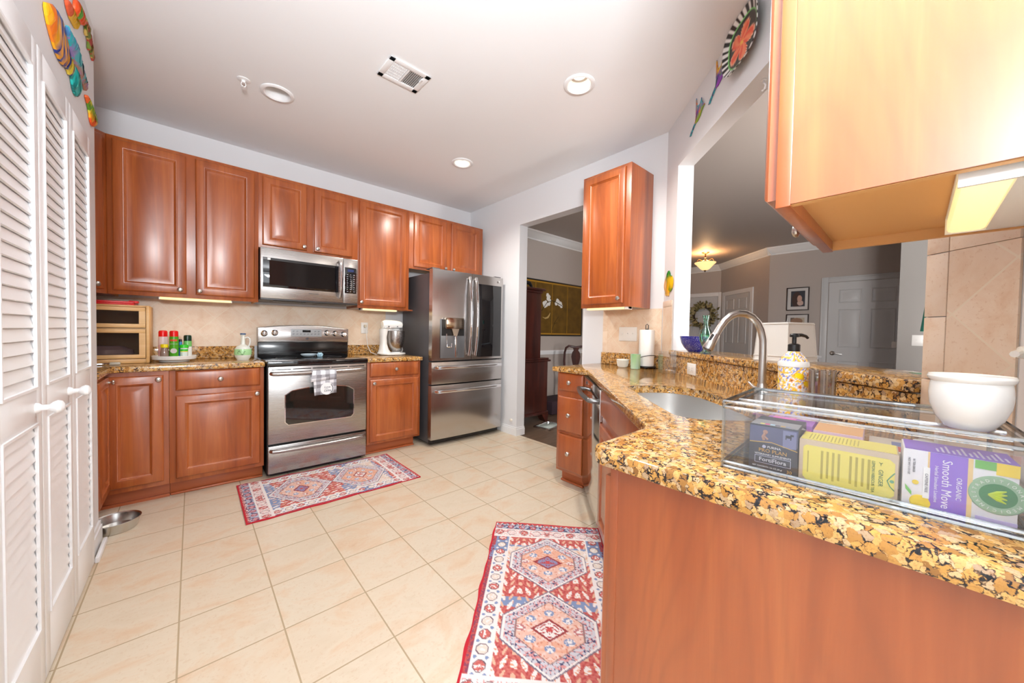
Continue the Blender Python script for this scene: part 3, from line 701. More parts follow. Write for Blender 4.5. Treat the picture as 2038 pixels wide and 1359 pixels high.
# spoon rest on cooktop
o = solo('spoon_rest', MB().lathe([(0, .004), (.03, .004), (.045, .012), (.055, .026), (.053, .028), (.042, .015), (.03, .008), (0, .008)], (0, 0, 0), 28, sx=1.25), plain('spoon_rest_glaze', lin(196, 214, 226), .2), 'small pale blue dish resting on the black cooktop', 'spoon rest', (.80, 3.70, .9175))
b = MB(); random.seed(3)
for k in range(9):
    a_ = k*.7; b.tube([(.05+.016*math.cos(a_), .016*math.sin(a_)-.01, .004), (.05+.022*math.cos(a_), .022*math.sin(a_)-.01, .024), (.05+.012*math.cos(a_+.8), .012*math.sin(a_+.8)-.01, .036)], .006, 6)
solo('sponge_ball', b, plain('pale_blue_mesh', lin(176, 212, 230), .6), 'crumpled pale blue scrubber beside the dish on the cooktop', 'scrubber', (.83, 3.66, .918))

# ------------------------------------------------------------ microwave
o = thing('microwave', 'stainless over-the-range microwave under the short cabinet', 'microwave', (.414, 3.55, 1.408))
MW, MH = .762, .428
part('body', MB().box(.003, MW-.003, .02, .40, .012, MH-.004), BLACK, o)
md = part('door', MB().box(0, .633, -.012, .02, .012, MH-.002, b=.004), STEELH, o)
part('window', MB().box(.016, .592, -.0145, -.010, .104, .345, b=.001), BGLASS, md)
part('window_screen', MB().box(.06, .56, -.0148, -.014, .125, .325), plain('mw_screen', (.012, .010, .010), .08), md)
part('maker_lettering', MB().text('SAMSUNG', .015, (.387, -.0128, .074), sx=1.15), plain('letter_dark', lin(62, 62, 66), .5), md)
part('corner_sticker', MB().box(.018, .045, -.0152, -.0145, .327, .340), plain('sticker_grey', lin(120, 120, 124), .5), md)
part('corner_sticker', MB().box(.047, .068, -.0152, -.0145, .326, .343), WHITE, md)
hp = [(.604, -.012, .06), (.604, -.035, .066), (.604, -.052, .10), (.604, -.060, .16), (.604, -.062, .225), (.604, -.060, .29), (.604, -.052, .345), (.604, -.035, .384), (.604, -.012, .39)]
part('handle', MB().tube(hp, .0165, 12, sq=.6), CHROME, md)
cp_ = part('control_panel', MB().box(.635, MW, -.012, .02, .012, MH-.002, b=.004), STEELH, o)
kp = part('keypad', MB().box(.645, .748, -.0145, -.010, .105, .345, b=.001), BGLASS, cp_)
part('display', MB().box(.67, .725, -.0152, -.014, .305, .328), plain('display_blue', (.02, .025, .06), .2, 0, (.1, .2, .7), .15), kp)
b = MB()
for r_ in range(9):
    for k in range(3):
        x = .662+k*.029; z = .12+r_*.0195; b.box(x, x+(.010 if (r_+k) % 2 else .014), -.0151, -.0143, z, z+.0045)
part('key_legends', b, plain('legend_white', lin(170, 170, 176), .5), kp)
b = MB().box(.0, MW, -.008, .40, 0, .012, b=.003)
for k in (0, 1): b.box(.10+k*.34, .34+k*.34, .06, .28, -.004, .001)
part('underside_vent', b, plain('mw_under', lin(70, 70, 72), .4, .5), o)

# ------------------------------------------------------------ fridge
FX, FY = 1.785, 3.20
o = thing('fridge', 'stainless french-door fridge with ice dispenser and dark glass panel', 'fridge', (FX, FY, 0))
FWd = .912
part('body', MB().box(.010, FWd-.012, .075, .70, .03, 1.765, b=.004).box(.05, FWd-.05, .12, .66, 0, .03), FGREY, o)
part('base_grille', MB().box(.012, FWd-.014, .05, .08, .025, .075), BLACK, o)
def cdoor(x0, x1, z0, z1, bulge=.012, t=.065):
    n = 14; P = []
    for k in range(n+1):
        u = k/n; xx = x0+(x1-x0)*u; g = (xx/FWd-.5)*2; P.append((xx, -bulge*(1-g*g)+.004))
    P = [(x0, .004+t)]+P+[(x1, .004+t)]
    return MB().prism(P, z0, z1, e=.004)
ld = part('left_door', cdoor(.0, .4665, .875, 1.80), STEEL, o); rd = part('right_door', cdoor(.4715, FWd, .875, 1.80), STEEL, o)
m1 = part('upper_drawer', cdoor(0, FWd, .636, .862), STEEL, o); m2 = part('lower_drawer', cdoor(0, FWd, .072, .624), STEEL, o)
part('hinge_cover', MB().box(.01, .10, .03, .16, 1.80, 1.815, b=.006), FGREY, o)
part('hinge_cover', MB().box(FWd-.10, FWd-.01, .03, .16, 1.80, 1.815, b=.006), FGREY, o)
part('dark_glass_panel', MB().box(.545, .878, -.012, .02, .90, 1.70, b=.002), BGLASS, rd)
part('emblem', MB().lathe([(0, 0), (.012, 0), (.012, .0015), (0, .0015)], (.845, -.0075, 1.752), 20, axis='-y'), plain('emblem_light', lin(208, 208, 206), .3), rd)
def fh(x, z0, z1, lean):
    P = [(x, -.008, z0+.02)]
    for k in range(15):
        u = k/14; P.append((x+lean*math.sin(PI*u), -.026-.042*math.sin(PI*u)**.7, z0+(z1-z0)*u))
    return MB().tube(P+[(x, -.008, z1-.02)], .0165, 12, sq=.7)
part('handle', fh(.428, .925, 1.755, .0), CHROME, ld); part('handle', fh(.510, .925, 1.755, .0), CHROME, rd)
def hb(z):
    P = [(.045, -.0, z)]
    for k in range(13):
        u = k/12; P.append((.05+(FWd-.1)*u, -.034-.016*math.sin(PI*u), z))
    return MB().tube(P+[(FWd-.045, -.0, z)], .019, 12, sq=1)
for dwr, z in ((m1, .807), (m2, .565)):
    part('handle', hb(z), CHROME, dwr); part('film_tab', MB().box(.055, .10, -.052, -.050, z-.012, z+.012), plain('film_blue_white', lin(196, 214, 232), .3), dwr)
ds = part('ice_dispenser', MB().box(.090, .378, -.012, -.004, .90, 1.30, b=.002), plain('dispenser_grey', lin(128, 130, 134), .35, .6), ld)
part('recess', MB().box(.098, .370, -.0135, -.010, 1.13, 1.295), BLACK, ds)
part('dispenser_hood', MB().box(.128, .345, -.05, -.008, 1.20, 1.315, b=.008).prism([(.20, 1.205), (.29, 1.205), (.265, 1.13), (.225, 1.13)], -.045, -.012, plane='xz'), steelmat('hood_warm', (.56, .47, .38), .15), ds)
part('paddle', MB().tube([(.155, -.014, 1.15), (.155, -.02, 1.03), (.16, -.022, 1.015), (.21, -.022, 1.012), (.215, -.016, 1.05)], .006, 8).box(.255, .285, -.02, -.012, .905, 1.14, b=.006), CHROME, ds)

# ------------------------------------------------------------ dishwasher
q = psd(2.602, .532)
o = thing('dishwasher', 'mirror-bright stainless dishwasher set into the angled counter', 'dishwasher', (*q, 0), -PI*3/4)
part('tub', MB().box(.006, .594, .035, .48, .10, .84), BLACK, o)
d_ = part('door', MB().box(0, .602, 0, .035, .105, .868, b=.003), steelmat('dishwasher_steel', (.62, .60, .58), .1, 2, .2), o)
part('control_strip', MB().box(.002, .600, -.001, .033, .8685, .874), BLACK, d_)
part('emblem', MB().box(.05, .085, -.0015, 0, .825, .845).box(.20, .208, -.0015, 0, .838, .846), CHROME, d_)
P = [(.06, 0, .79), (.06, -.03, .793)]+[(.07+.46*k/10, -.050-.012*math.sin(PI*k/10), .795) for k in range(11)]+[(.54, -.03, .793), (.54, 0, .79)]
part('handle', MB().tube(P, .0145, 12, sq=.9), plain('handle_dark_steel', (.20, .20, .20), .3, 1), d_)
part('toe_panel', MB().box(.004, .598, .075, .09, 0, .10), BLACK, o)

# ------------------------------------------------------------ under-cabinet lights
def ucl(label, loc, rz, L, D=.10, h=.022, glow=2.6):
    o = thing('undercabinet_light', label, 'light', loc, rz)
    part('housing', MB().box(0, L, .045, D, -h, 0, b=.004).box(0, L, 0, D, -.006, 0, b=.002).box(0, .006, 0, D, -h, 0).box(L-.006, L, 0, D, -h, 0), WHITE, o)
    part('diffuser', MB().box(.006, L-.006, .002, .046, -h+.001, -.005, b=.006), DIFF, o, 'glowing yellow diffuser')
    l = light('undercabinet_lamp', 'AREA', (0, 0, 0), glow*.13*L/.4, (1, .78, .5), L*.9, .04); l.parent = o; l.location = (L/2, .024, -h-.004)
    return o
ucl('slim under-cabinet light above the spray cans', (-.18, YF+.03, 1.409), 0, .42, h=.038)
ucl('slim under-cabinet light above the wall outlet and mixer', (1.26, YF+.03, 1.409), 0, .36, h=.038)
ucl('slim under-cabinet light under the cabinet beside the doorway', (2.45, 1.83, 1.4065), -PI/2, .36, h=.036)
ucl('large lit under-cabinet light under the big near cabinet', (1.055, -.030, 1.4065), PI, .318, .112, .034)

# ------------------------------------------------------------ north counter things
o = thing('bread_box', 'two-tier pale wooden bread box with ribbed clear doors on the corner counter', 'bread box', (-.71, 3.60, .9145))
BW, BDp, BH = .485, .30, .402
part('case', MB().box(BW-.017, BW, -.012, BDp, 0, BH, b=.002).box(0, .017, -.012, BDp, 0, BH, b=.002).box(.017, BW-.017, 0, BDp, .0, .03, b=.001).box(.017, BW-.017, .01, BDp, BH-.012, BH, b=.001).box(.017, BW-.017, BDp-.01, BDp, 0, BH).box(.017, BW-.017, .012, BDp, .235, .245), PINE, o)
rib = clearmat('ribbed_plastic', (.70, .62, .56), .10)
for z0, z1, hz in ((.247, .388, .377), (.034, .236, .222)):
    f = MB(); x0, x1 = .019, BW-.019; t = .026
    f.box(x0, x1, -.010, .004, z0, z0+t, b=.002).box(x0, x1, -.010, .004, z1-t, z1, b=.002).box(x0, x0+t, -.010, .004, z0+t, z1-t).box(x1-t-.006, x1, -.010, .004, z0+t, z1-t)
    d_ = part('door', f, PINE, o); g = MB()
    n = 70; xa, xb = x0+t, x1-t-.006
    V = []
    for k in range(n*2+1): V += [(xa+(xb-xa)*k/(2*n), -.002 if k % 2 else .001, z0+t), (xa+(xb-xa)*k/(2*n), -.002 if k % 2 else .001, z1-t)]
    g.add(V, [(2*k, 2*k+2, 2*k+3, 2*k+1) for k in range(2*n)])
    part('ribbed_pane', g, rib, d_, ang=10)
    part('knob', MB().lathe([(0, 0), (.006, 0), (.006, .006), (.012, .012), (.011, .018), (0, .020)], (BW/2-.02, -.010, hz), 16, axis='-y'), woodmat('knob_wood', lin(150, 96, 48), lin(170, 112, 60), lin(180, 124, 70)), d_)
part('back_panel', MB().box(.018, BW-.018, BDp-.016, BDp-.011, .03, BH-.012), plain('box_inside', lin(170, 136, 92), .7), o)
solo('plastic_bag', MB().lathe([(0, 0), (.05, .004), (.062, .03), (.06, .06), (.04, .085), (0, .09)], (0, 0, 0), 24, sx=2.6, sy=1.2), plain('bag_violet', lin(176, 160, 178), .25), 'pale violet wrapped loaf inside the lower tier of the bread box', 'loaf', (-.47, 3.73, .946))
solo('red_tray', MB().box(0, .40, 0, .24, 0, .012, b=.005).box(0, .40, 0, .012, .01, .026, b=.005).box(0, .40, .228, .24, .01, .026, b=.005).box(.385, .40, .0, .24, .01, .03, b=.006).box(.37, .42, .01, .06, .014, .032, b=.007), RED, 'red plastic tray lying on top of the wooden bread box', 'tray', (-.70, 3.62, .917))
bpy.data.objects['red_tray'].location.z = .9145+BH+.0005
o = thing('serving_utensil', 'shiny flat metal utensil lying on the counter before the bread box', 'utensil', (-.56, 3.50, .9145))
part('blade', MB().box(-.10, .13, -.02, .02, 0, .014, b=.006).tube([(.12, 0, .008), (.16, 0, .008)], .007, 8), CHROME, o)
part('handle', MB().box(.155, .205, -.014, .014, 0, .018, b=.005), plain('utensil_cap', lin(206, 198, 180), .4), o)
# lazy susan with spray cans and jars
TX, TY = -.098, 3.66
o = thing('turntable', 'white round turntable holding the spray cans and jars', 'turntable', (TX, TY, .9145))
part('base', MB().lathe([(0, 0), (.08, 0), (.085, .004), (.08, .014), (0, .014)], (0, 0, 0), 40), WHITE, o)
part('tray', MB().lathe([(0, .014), (.106, .015), (.121, .02), (.1245, .044), (.1225, .046), (.118, .044), (.115, .026), (.10, .024), (0, .024)], (0, 0, 0), 56), WHITE, o)
TZ = .9145+.0245
def can(label, x, y, r, h, body, cap, caph, band=None, kind='spray_can', cat='can', caprr=.95):
    o = thing(kind, label, cat, (x, y, TZ))
    part('body', MB().lathe([(0, 0), (r*.95, 0), (r, .004), (r, h-caph-.008), (r*.93, h-caph), (0, h-caph)], (0, 0, 0), 32), body, o)
    part('cap', MB().lathe([(0, h-caph), (r*caprr, h-caph), (r*caprr, h-.012), (r*caprr*.9, h-.003), (r*.6, h), (0, h)], (0, 0, 0), 32), cap, o)
    return o
capred = plain('cap_red', lin(232, 14, 20), .3); green = plain('can_green', lin(78, 166, 30), .3); dkg = plain('cap_dark_green', lin(2, 52, 36), .3); lgg = plain('lid_green', lin(52, 206, 40), .35)
def wrap(body, size, r, z, cx=0, a0=-PI/2-.35, mb=None, st=.0008):
    """lettering wrapped round a cylinder"""
    t = MB().text(body, size, (0, 0, 0), ext=.0003); mb = mb or MB(); rr = r+st
    mb.add([((rr-v[1])*math.cos(a0+v[0]/r), (rr-v[1])*math.sin(a0+v[0]/r), z+v[2]) for v in t.v], t.f); return mb
AF = -PI/2-.05
c = can('red-capped white and pink spray can at the back of the turntable', TX-.062, TY+.02, .026, .205, plain('can_pinkwhite', lin(226, 206, 206), .35), capred, .045)
part('label_band', MB().lathe([(.0263, .02), (.0265, .02), (.0265, .10), (.0263, .10)], (0, 0, 0), 32), plain('label_pink', lin(226, 176, 178), .4), c)
c = can('red-capped bright green spray can at the front of the turntable', TX-.002, TY-.045, .0255, .205, green, capred, .043)
b = wrap('COOKING SPRAY', .010, .0256, .105); wrap('OLIVE OIL', .010, .0256, .122, mb=b)
part('lettering', wrap('OLIVE OIL', .011, .0256, .108, a0=AF), plain('ink_pale_green', lin(200, 230, 190), .5), c)
part('red_banner', MB().lathe([(.0258, .128), (.0262, .128), (.0262, .141), (.0258, .141)], (0, 0, 0), 20, a0=AF-.8, a1=AF+.8), plain('banner_red', lin(226, 70, 50), .4), c)
part('round_emblem', MB().lathe([(0, 0), (.018, 0), (.018, .0012), (.013, .0012), (.013, .0018), (0, .0018)], (-.001, -.0262, .058), 28, axis='-y'), plain('emblem_silver', lin(200, 190, 186), .4), c)
c = can('pale green bottle with dark green cap at the back of the turntable', TX+.072, TY+.025, .0245, .172, plain('bottle_pale_green', lin(120, 196, 110), .3), dkg, .044, kind='spice_bottle', cat='bottle')
part('label', MB().lathe([(.0247, .005), (.025, .005), (.025, .085), (.0247, .085)], (0, 0, 0), 32), plain('label_white', lin(236, 238, 236), .5), c)
c = can('small white-labelled jar with bright green lid on the turntable', TX+.052, TY-.03, .022, .102, plain('jar_label', lin(226, 236, 232), .4), lgg, .024, kind='spice_jar', cat='jar', caprr=1.2)
part('label_stripe', MB().lathe([(.0222, .055), (.0226, .055), (.0226, .068), (.0222, .068)], (0, 0, 0), 32), lgg, c)
part('label_stripe', MB().lathe([(.0222, .048), (.0226, .048), (.0226, .054), (.0222, .054)], (0, 0, 0), 32), plain('stripe_yellow', lin(236, 226, 60), .4), c)
o = thing('spice_jar', 'small glass spice jar with yellow lid in front of the pink can', 'jar', (TX-.052, TY-.048, TZ))
part('glass', MB().lathe([(0, 0), (.024, 0), (.0255, .004), (.024, .05), (.019, .075), (.016, .084), (0, .084)], (0, 0, 0), 28), plain('spice_glass', lin(150, 124, 112), .12, 0, Coat_Weight=.5), o)
part('lid', MB().lathe([(0, .082), (.021, .082), (.0215, .086), (.0215, .102), (.019, .106), (0, .106)], (0, 0, 0), 28), plain('lid_yellow', lin(244, 220, 16), .35), o)
o = can('slim blue bottle with black cap behind the green-lidded jar', TX+.032, TY-.002, .010, .142, plain('bottle_blue', lin(40, 130, 190), .25), BLACK, .02, kind='dropper_bottle', cat='bottle')
# cruet
o = thing('oil_cruet', 'white ceramic oil cruet with green band and handle beside the range', 'cruet', (.308, 3.63, .9145))
pr = [(0, 0), (.040, 0), (.042, .006), (.050, .018), (.056, .04), (.0575, .062), (.055, .085), (.045, .106), (.025, .118), (.0165, .126), (.0145, .15), (.0135, .185), (.0150, .198), (.0185, .203), (.0185, .214), (.012, .214), (.011, .19), (0, .19)]
part('body', MB().lathe(pr, (0, 0, 0), 40), plain('cruet_glaze', lin(232, 236, 228), .2, 0, Coat_Weight=.3), o)
part('green_band', MB().lathe([(.0566, .040), (.0576, .046), (.0584, .062), (.0566, .082), (.0560, .088)], (0, 0, 0), 40), plain('band_green', lin(176, 226, 166), .25), o)
part('blue_rim', MB().lathe([(.0186, .204), (.0192, .206), (.0192, .213), (.0186, .215), (.013, .2155)], (0, 0, 0), 32), plain('rim_blue', lin(70, 98, 140), .25), o)
part('handle', MB().tube([(.013, -.004, .175), (.030, -.008, .184), (.043, -.012, .172), (.046, -.013, .150), (.043, -.012, .125), (.036, -.01, .11)], .0058, 10), plain('cruet_white', lin(232, 234, 230), .2), o)
b = MB()
random.seed(2)
for k in range(9):
    a_ = -2.25+.10*k; z = .058+.016*math.sin(k*.9); r = .0588
    b.lathe([(0, -.002), (.006, 0), (0, .002)], (r*math.cos(a_), r*math.sin(a_), z), 8)
part('olive_sprig', b, plain('sprig_green', lin(40, 80, 34), .4), o)
# outlet on the splash and mixer
def outlet(label, loc, rz, w_=.072, h=.117, gang=0, name='wall_outlet', horizontal=False):
    o = thing(name, label, 'outlet' if not gang else 'switch plate', loc, rz)
    part('plate', MB().box(-w_/2, w_/2, -.006, 0, -h/2, h/2, b=.003), WHITE, o)
    if gang:
        for k in range(gang):
            x = (k-(gang-1)/2)*.046
            part('toggle', MB().box(x-.006, x+.006, -.007, -.005, -.012, .012).box(x-.004, x+.004, -.017, -.006, .001, .010, b=.001), WHITE, o)
    else:
        for s in (-1, 1):
            r = MB()
            if horizontal: r.box(s*.02-.013, s*.02+.013, -.0085, -.005, -.016, .016, b=.003)
            else: r.box(-.016, .016, -.0085, -.005, s*.02-.013, s*.02+.013, b=.003)
            r_ = part('receptacle', r, WHITE, o)
            sl = MB()
            if horizontal: sl.box(s*.02-.006, s*.02+.004, -.0088, -.008, -.007, -.0055).box(s*.02-.006, s*.02+.004, -.0088, -.008, .0055, .007)
            else: sl.box(-.007, -.0055, -.0088, -.008, s*.02-.004, s*.02+.006).box(.0055, .007, -.0088, -.008, s*.02-.004, s*.02+.006)
            part('slots', sl, DGREY, r_)
    return o
o = outlet('white wall outlet on the tile between range and mixer', (1.385, YN-.0065, 1.195), 0)
part('plug', MB().box(-.012, .014, -.030, -.008, .006, .034, b=.004), plain('plug_beige', lin(206, 196, 176), .5), o)
o = thing('stand_mixer', 'white stand mixer with steel bowl on the counter beside the fridge', 'mixer', (1.545, 3.66, .9145), 0)
b = MB()
sh = lambda pts: pts
# base: rounded foot, column on the left, head above
n = 28; P = [(.03+.135*math.cos(2*PI*k/n)*(1.05 if math.cos(2*PI*k/n) > 0 else 1), .085*math.sin(2*PI*k/n)) for k in range(n)]
part('foot', MB().prism(P, .004, .026, e=.008).lathe([(0, .02), (.058, .02), (.052, .034), (0, .036)], (.062, 0, 0), 32), PORC, o)
col = []; cols = [(-.055, 0, .02, .075, .07), (-.062, 0, .06, .05, .052), (-.068, 0, .12, .036, .044), (-.070, 0, .19, .034, .045), (-.066, 0, .25, .042, .05), (-.06, 0, .275, .046, .052)]
V = []; F = []; n = 20
for cx, cy, z, rx, ry in cols: V += [(cx+rx*math.cos(2*PI*k/n), cy+ry*math.sin(2*PI*k/n), z) for k in range(n)]
for r in range(len(cols)-1):
    for k in range(n): F.append((r*n+k, r*n+(k+1) % n, (r+1)*n+(k+1) % n, (r+1)*n+k))
F.append(tuple(range(n))[::-1]); F.append(tuple(range((len(cols)-1)*n, len(cols)*n)))
part('column', MB().add(V, F), PORC, o)
hs = [(-.085, .02), (-.082, .042), (-.06, .054), (-.02, .057), (.03, .056), (.075, .053), (.105, .048), (.125, .038), (.132, .02)]
V = []; F = []
for x, r in hs: V += [(x, r*math.cos(2*PI*k/n)*.95, .315+r*.92*math.sin(2*PI*k/n)) for k in range(n)]
for r in range(len(hs)-1):
    for k in range(n): F.append((r*n+k, r*n+(k+1) % n, (r+1)*n+(k+1) % n, (r+1)*n+k))
F.append(tuple(range(n))[::-1]); F.append(tuple(range((len(hs)-1)*n, len(hs)*n)))
hd = part('motor_head', MB().add(V, F), PORC, o)
part('trim_band', MB().box(-.075, .118, -.054, .054, .285, .291, b=.002), CHROME, hd)
part('attachment_hub', MB().lathe([(0, 0), (.018, 0), (.018, .012), (0, .014)], (.130, 0, .315), 20, axis='x'), BLACK, hd)
part('speed_lever', MB().lathe([(0, 0), (.005, 0), (.006, .012), (0, .014)], (-.035, -.052, .300), 10, axis='-y').tube([(.06, -.05, .30), (.06, -.058, .30)], .005, 8), BLACK, hd)
part('beater_shaft', MB().lathe([(0, .262), (.045, .262), (.045, .275), (.022, .28), (0, .28)], (.062, 0, 0), 24).box(-.07, .10, -.03, .03, .255, .272, b=.004), PORC, hd)
part('bowl', MB().lathe([(0, .036), (.034, .036), (.038, .044), (.052, .06), (.074, .09), (.087, .13), (.092, .18), (.093, .215), (.0935, .252), (.097, .254), (.0965, .257), (.091, .256), (.089, .18), (.07, .095), (.03, .05), (0, .048)], (.062, 0, 0), 48), STEELH, o)
o2 = solo('power_cord', MB().tube([(1.388, 3.918, 1.205), (1.39, 3.905, 1.17), (1.392, 3.89, 1.08), (1.392, 3.86, 1.0), (1.40, 3.80, .94), (1.44, 3.755, .9195), (1.50, 3.752, .9195), (1.60, 3.76, .9195), (1.68, 3.75, .921), (1.715, 3.74, .94), (1.722, 3.73, .965), (1.712, 3.72, .985)], .0035, 8), WHITE, 'white mixer power cord hanging from the outlet to the counter', 'cord')

# ------------------------------------------------------------ east counter things
outlet('white triple switch plate on the tile above the white ramekin', (XE-.0065, 1.614, 1.18), -PI/2, .166, .118, 3, 'switch_plate')
q = pa(.585, -.0225); outlet('white outlet set sideways in the granite below the bar ledge', (*q, .968), -PI*3/4, .12, .072, 0, horizontal=True)
o = thing('paper_towel_holder', 'black wire paper towel holder standing in the counter corner', 'holder', (2.645, 1.392, .9145))
part('base', MB().lathe([(0, .008), (.067, .008), (.071, .011), (.071, .0195), (.066, .0205), (0, .0205)], (0, 0, 0), 40), BLACK, o)
for k in range(4): a_ = k*PI/2+.4; part('foot', MB().lathe([(0, 0), (.008, .001), (.010, .006), (.006, .011), (0, .011)], (.062*math.cos(a_), .062*math.sin(a_), 0), 12), BLACK, o)
part('post', MB().tube([(0, 0, .015), (0, 0, .31)], .005, 10).tube([(-.010*.665, .010*.747, .30), (-.010*.665, .01*.747, .335), (0, 0, .345), (.010*.665, -.01*.747, .335), (.010*.665, -.01*.747, .30)], .003, 8), BLACK, o)
ps = []
for k in range(26): a_ = -.6+k*.17; ps.append((.070*math.cos(a_+2.5), .070*math.sin(a_+2.5), .05+.045*math.sin(k/25*PI)**1+.02*k/25))
part('tension_arm', MB().tube([(.066*math.cos(1.9), .066*math.sin(1.9), .016)]+ps, .0025, 8), BLACK, o)
pt = MB().lathe([(.02, .021), (.056, .021), (.0575, .025), (.0575, .295), (.056, .30), (.02, .30)], (0, 0, 0), 40)
solo('paper_towel_roll', pt, PAPER, 'white paper towel roll on the black wire holder', 'paper towels', (2.645, 1.392, .9145))
V = [(1, 0)]
o = thing('ramekin', 'small white fluted ramekin beside the green glass on the counter', 'ramekin', (2.578, 1.556, .9145))
pr = [(0, 0), (.034, 0), (.037, .004), (.047, .055), (.049, .058), (.047, .062), (.044, .058), (.035, .008), (0, .008)]
b = MB().lathe(pr, (0, 0, 0), 48); part('bowl', b, plain('ramekin_glaze', lin(234, 236, 230), .25, 0, Coat_Weight=.3), o)
b = MB()
for k in range(48): a_ = 2*PI*k/48; b.tube([(.0388*math.cos(a_), .0388*math.sin(a_), .008), (.0465*math.cos(a_), .0465*math.sin(a_), .05)], .0012, 6)
part('flutes', b, plain('ramekin_flute', lin(228, 230, 224), .25), o)
solo('votive_glass', MB().lathe([(0, 0), (.034, 0), (.035, .003), (.0375, .11), (.0385, .112), (.0365, .112), (.033, .006), (0, .006)], (0, 0, 0), 40), VCG, 'green and blue mottled glass tumbler between ramekin and paper towels', 'glass', (2.54, 1.424, .9145))
from mathutils import noise as MN
def votc(c):
    t = MN.noise(Vector((c.x*40, c.y*40, c.z*40))); u_ = MN.noise(Vector((c.x*40+7, c.y*40, c.z*40+3)))
    a = lin(150, 214, 140); b_ = lin(150, 200, 206); d = lin(206, 232, 200); f = max(0, min(1, t+.5)); g = max(0, min(1, u_+.4))
    return [(a[i]*(1-f)+b_[i]*f)*(1-g)+d[i]*g for i in range(3)]
paint(bpy.data.objects['votive_glass'], votc)
q = pa(.335, -.085); b = MB()
for x0, x1, y0, y1 in ((-.045, .045, -.045, -.042), (-.045, .045, .042, .045), (-.045, -.042, -.042, .042), (.042, .045, -.042, .042)): b.box(x0, x1, y0, y1, .004, .15)
b.box(-.045, .045, -.045, .045, 0, .004)
solo('clear_canister', b, CLEAR, 'open square clear plastic canister against the granite at the bar end', 'canister', (*q, .9145), -PI*3/4)
# bar ledge things
q = pa(.425, .075)
o = thing('blue_bowl', 'cobalt blue speckled flared bowl on the bar ledge', 'bowl', (*q, 1.0705))
t = NT('cobalt_speckle'); n_ = t.noise(t.obj(), 260, 3, .7); t.p(Base_Color=t.mix(t.math('GREATER_THAN', n_, .60), lin(28, 34, 150), lin(190, 200, 236)), Roughness=.15, Coat_Weight=.4)
part('bowl', MB().lathe([(0, 0), (.055, 0), (.058, .004), (.080, .028), (.096, .056), (.105, .092), (.106, .102), (.103, .1015), (.092, .058), (.070, .03), (.05, .012), (0, .01)], (0, 0, 0), 48), t.mat, o)
solo('straw_ball', MB().lathe([(0, -.05), (.028, -.042), (.046, -.02), (.05, 0), (.046, .02), (.028, .042), (0, .05)], (0, 0, 0), 28), plain('pale_yellow', lin(222, 214, 160), .6), 'pale yellow ball lying in the blue speckled bowl', 'ball', (q[0]+.02, q[1]-.045, 1.0705+.0635))
q = pa(.675, .012)
solo('green_vase', MB().lathe([(0, .004), (.03, .0), (.032, .003), (.018, .016), (.012, .026), (.020, .045), (.032, .075), (.0355, .10), (.031, .13), (.018, .155), (.0135, .175), (.015, .20), (.022, .226), (.0205, .227), (.0125, .20), (.011, .176), (.016, .155), (.029, .128), (.0335, .10), (.030, .077), (.018, .049), (0, .034)], (0, 0, 0), 48), clearmat('tinted_green_glass', (.60, .88, .80), .14), 'clear green glass bud vase on the bar ledge before the blue bowl', 'vase', (*q, 1.0705))
q = pa(1.255, .075)
o = thing('lampshade', 'white square tapered fabric lampshade standing on the bar ledge', 'lampshade', (*q, 1.0705), math.radians(-28))
lm = MB(); w0, w1, hh, tk = .078, .068, .168, .003
def sq(w, z): return [(-w, -w, z), (w, -w, z), (w, w, z), (-w, w, z)]
lm.add(sq(w0, 0)+sq(w1, hh)+sq(w0-tk, 0)+sq(w1-tk, hh), [(k, (k+1) % 4, 4+(k+1) % 4, 4+k) for k in range(4)]+[(8+(k+1) % 4, 8+k, 12+k, 12+(k+1) % 4) for k in range(4)]+[(4+k, 4+(k+1) % 4, 12+(k+1) % 4, 12+k) for k in range(4)]+[((k+1) % 4, k, 8+k, 8+(k+1) % 4) for k in range(4)])
SHADE = plain('shade_fabric', lin(240, 238, 232), .85)
part('shade', lm, SHADE, o)
b = MB()
for z, w in ((0, w0), (.02, w0-.001), (hh-.012, w1+.0008)): b.tube([(x*1.004, y*1.004, z+.006) for x, y, _ in sq(w, 0)], .0022, 6, closed=True)
for sx_, sy_ in ((-1, -1), (1, -1), (1, 1), (-1, 1)): b.tube([(sx_*w0, sy_*w0, .004), (sx_*w1, sy_*w1, hh-.002)], .002, 6)
part('trim_braid', b, plain('braid', lin(232, 228, 220), .8), o)
part('wire_spider', MB().tube([(-w1, 0, hh-.02), (0, 0, hh-.02), (w1, 0, hh-.02)], .0015, 6).tube([(0, 0, hh-.02), (-.008, 0, hh+.012)], .001, 6).tube([(0, 0, hh-.01), (.012, 0, hh+.018)], .001, 6), NICK, o)
# faucet
fb = Vector((1.655, .385)); dirn = Vector((-.0, .0))
o = thing('faucet', 'tall brushed nickel pull-down gooseneck faucet behind the sink', 'faucet', (1.664, .394, .9145))
dv = Vector((.47, .50, 0))  # spout swings over the sink
part('base', MB().lathe([(0, 0), (.030, 0), (.031, .004), (.026, .03), (.0175, .065), (.0155, .08), (0, .08)], (0, 0, 0), 32), NICK, o)
G = Vector((-R2, R2, 0))
def fp(d, z): return tuple(G*d+Vector((0, 0, z)))
sp = [fp(0, .07), fp(0, .20), fp(.001, .25), fp(.010, .288), (fp(.024, .316)), fp(.046, .339), fp(.072, .351), fp(.100, .3515), fp(.126, .341), fp(.148, .321), fp(.166, .294), fp(.180, .268)]
part('gooseneck', MB().tube(sp, .0136, 20), NICK, o)
sh_ = part('spray_head', MB().tube([fp(.180, .268), fp(.182, .264), fp(.197, .238), fp(.210, .213), fp(.212, .209)], [.0150, .0165, .0180, .0195, .018], 20), NICK, o)
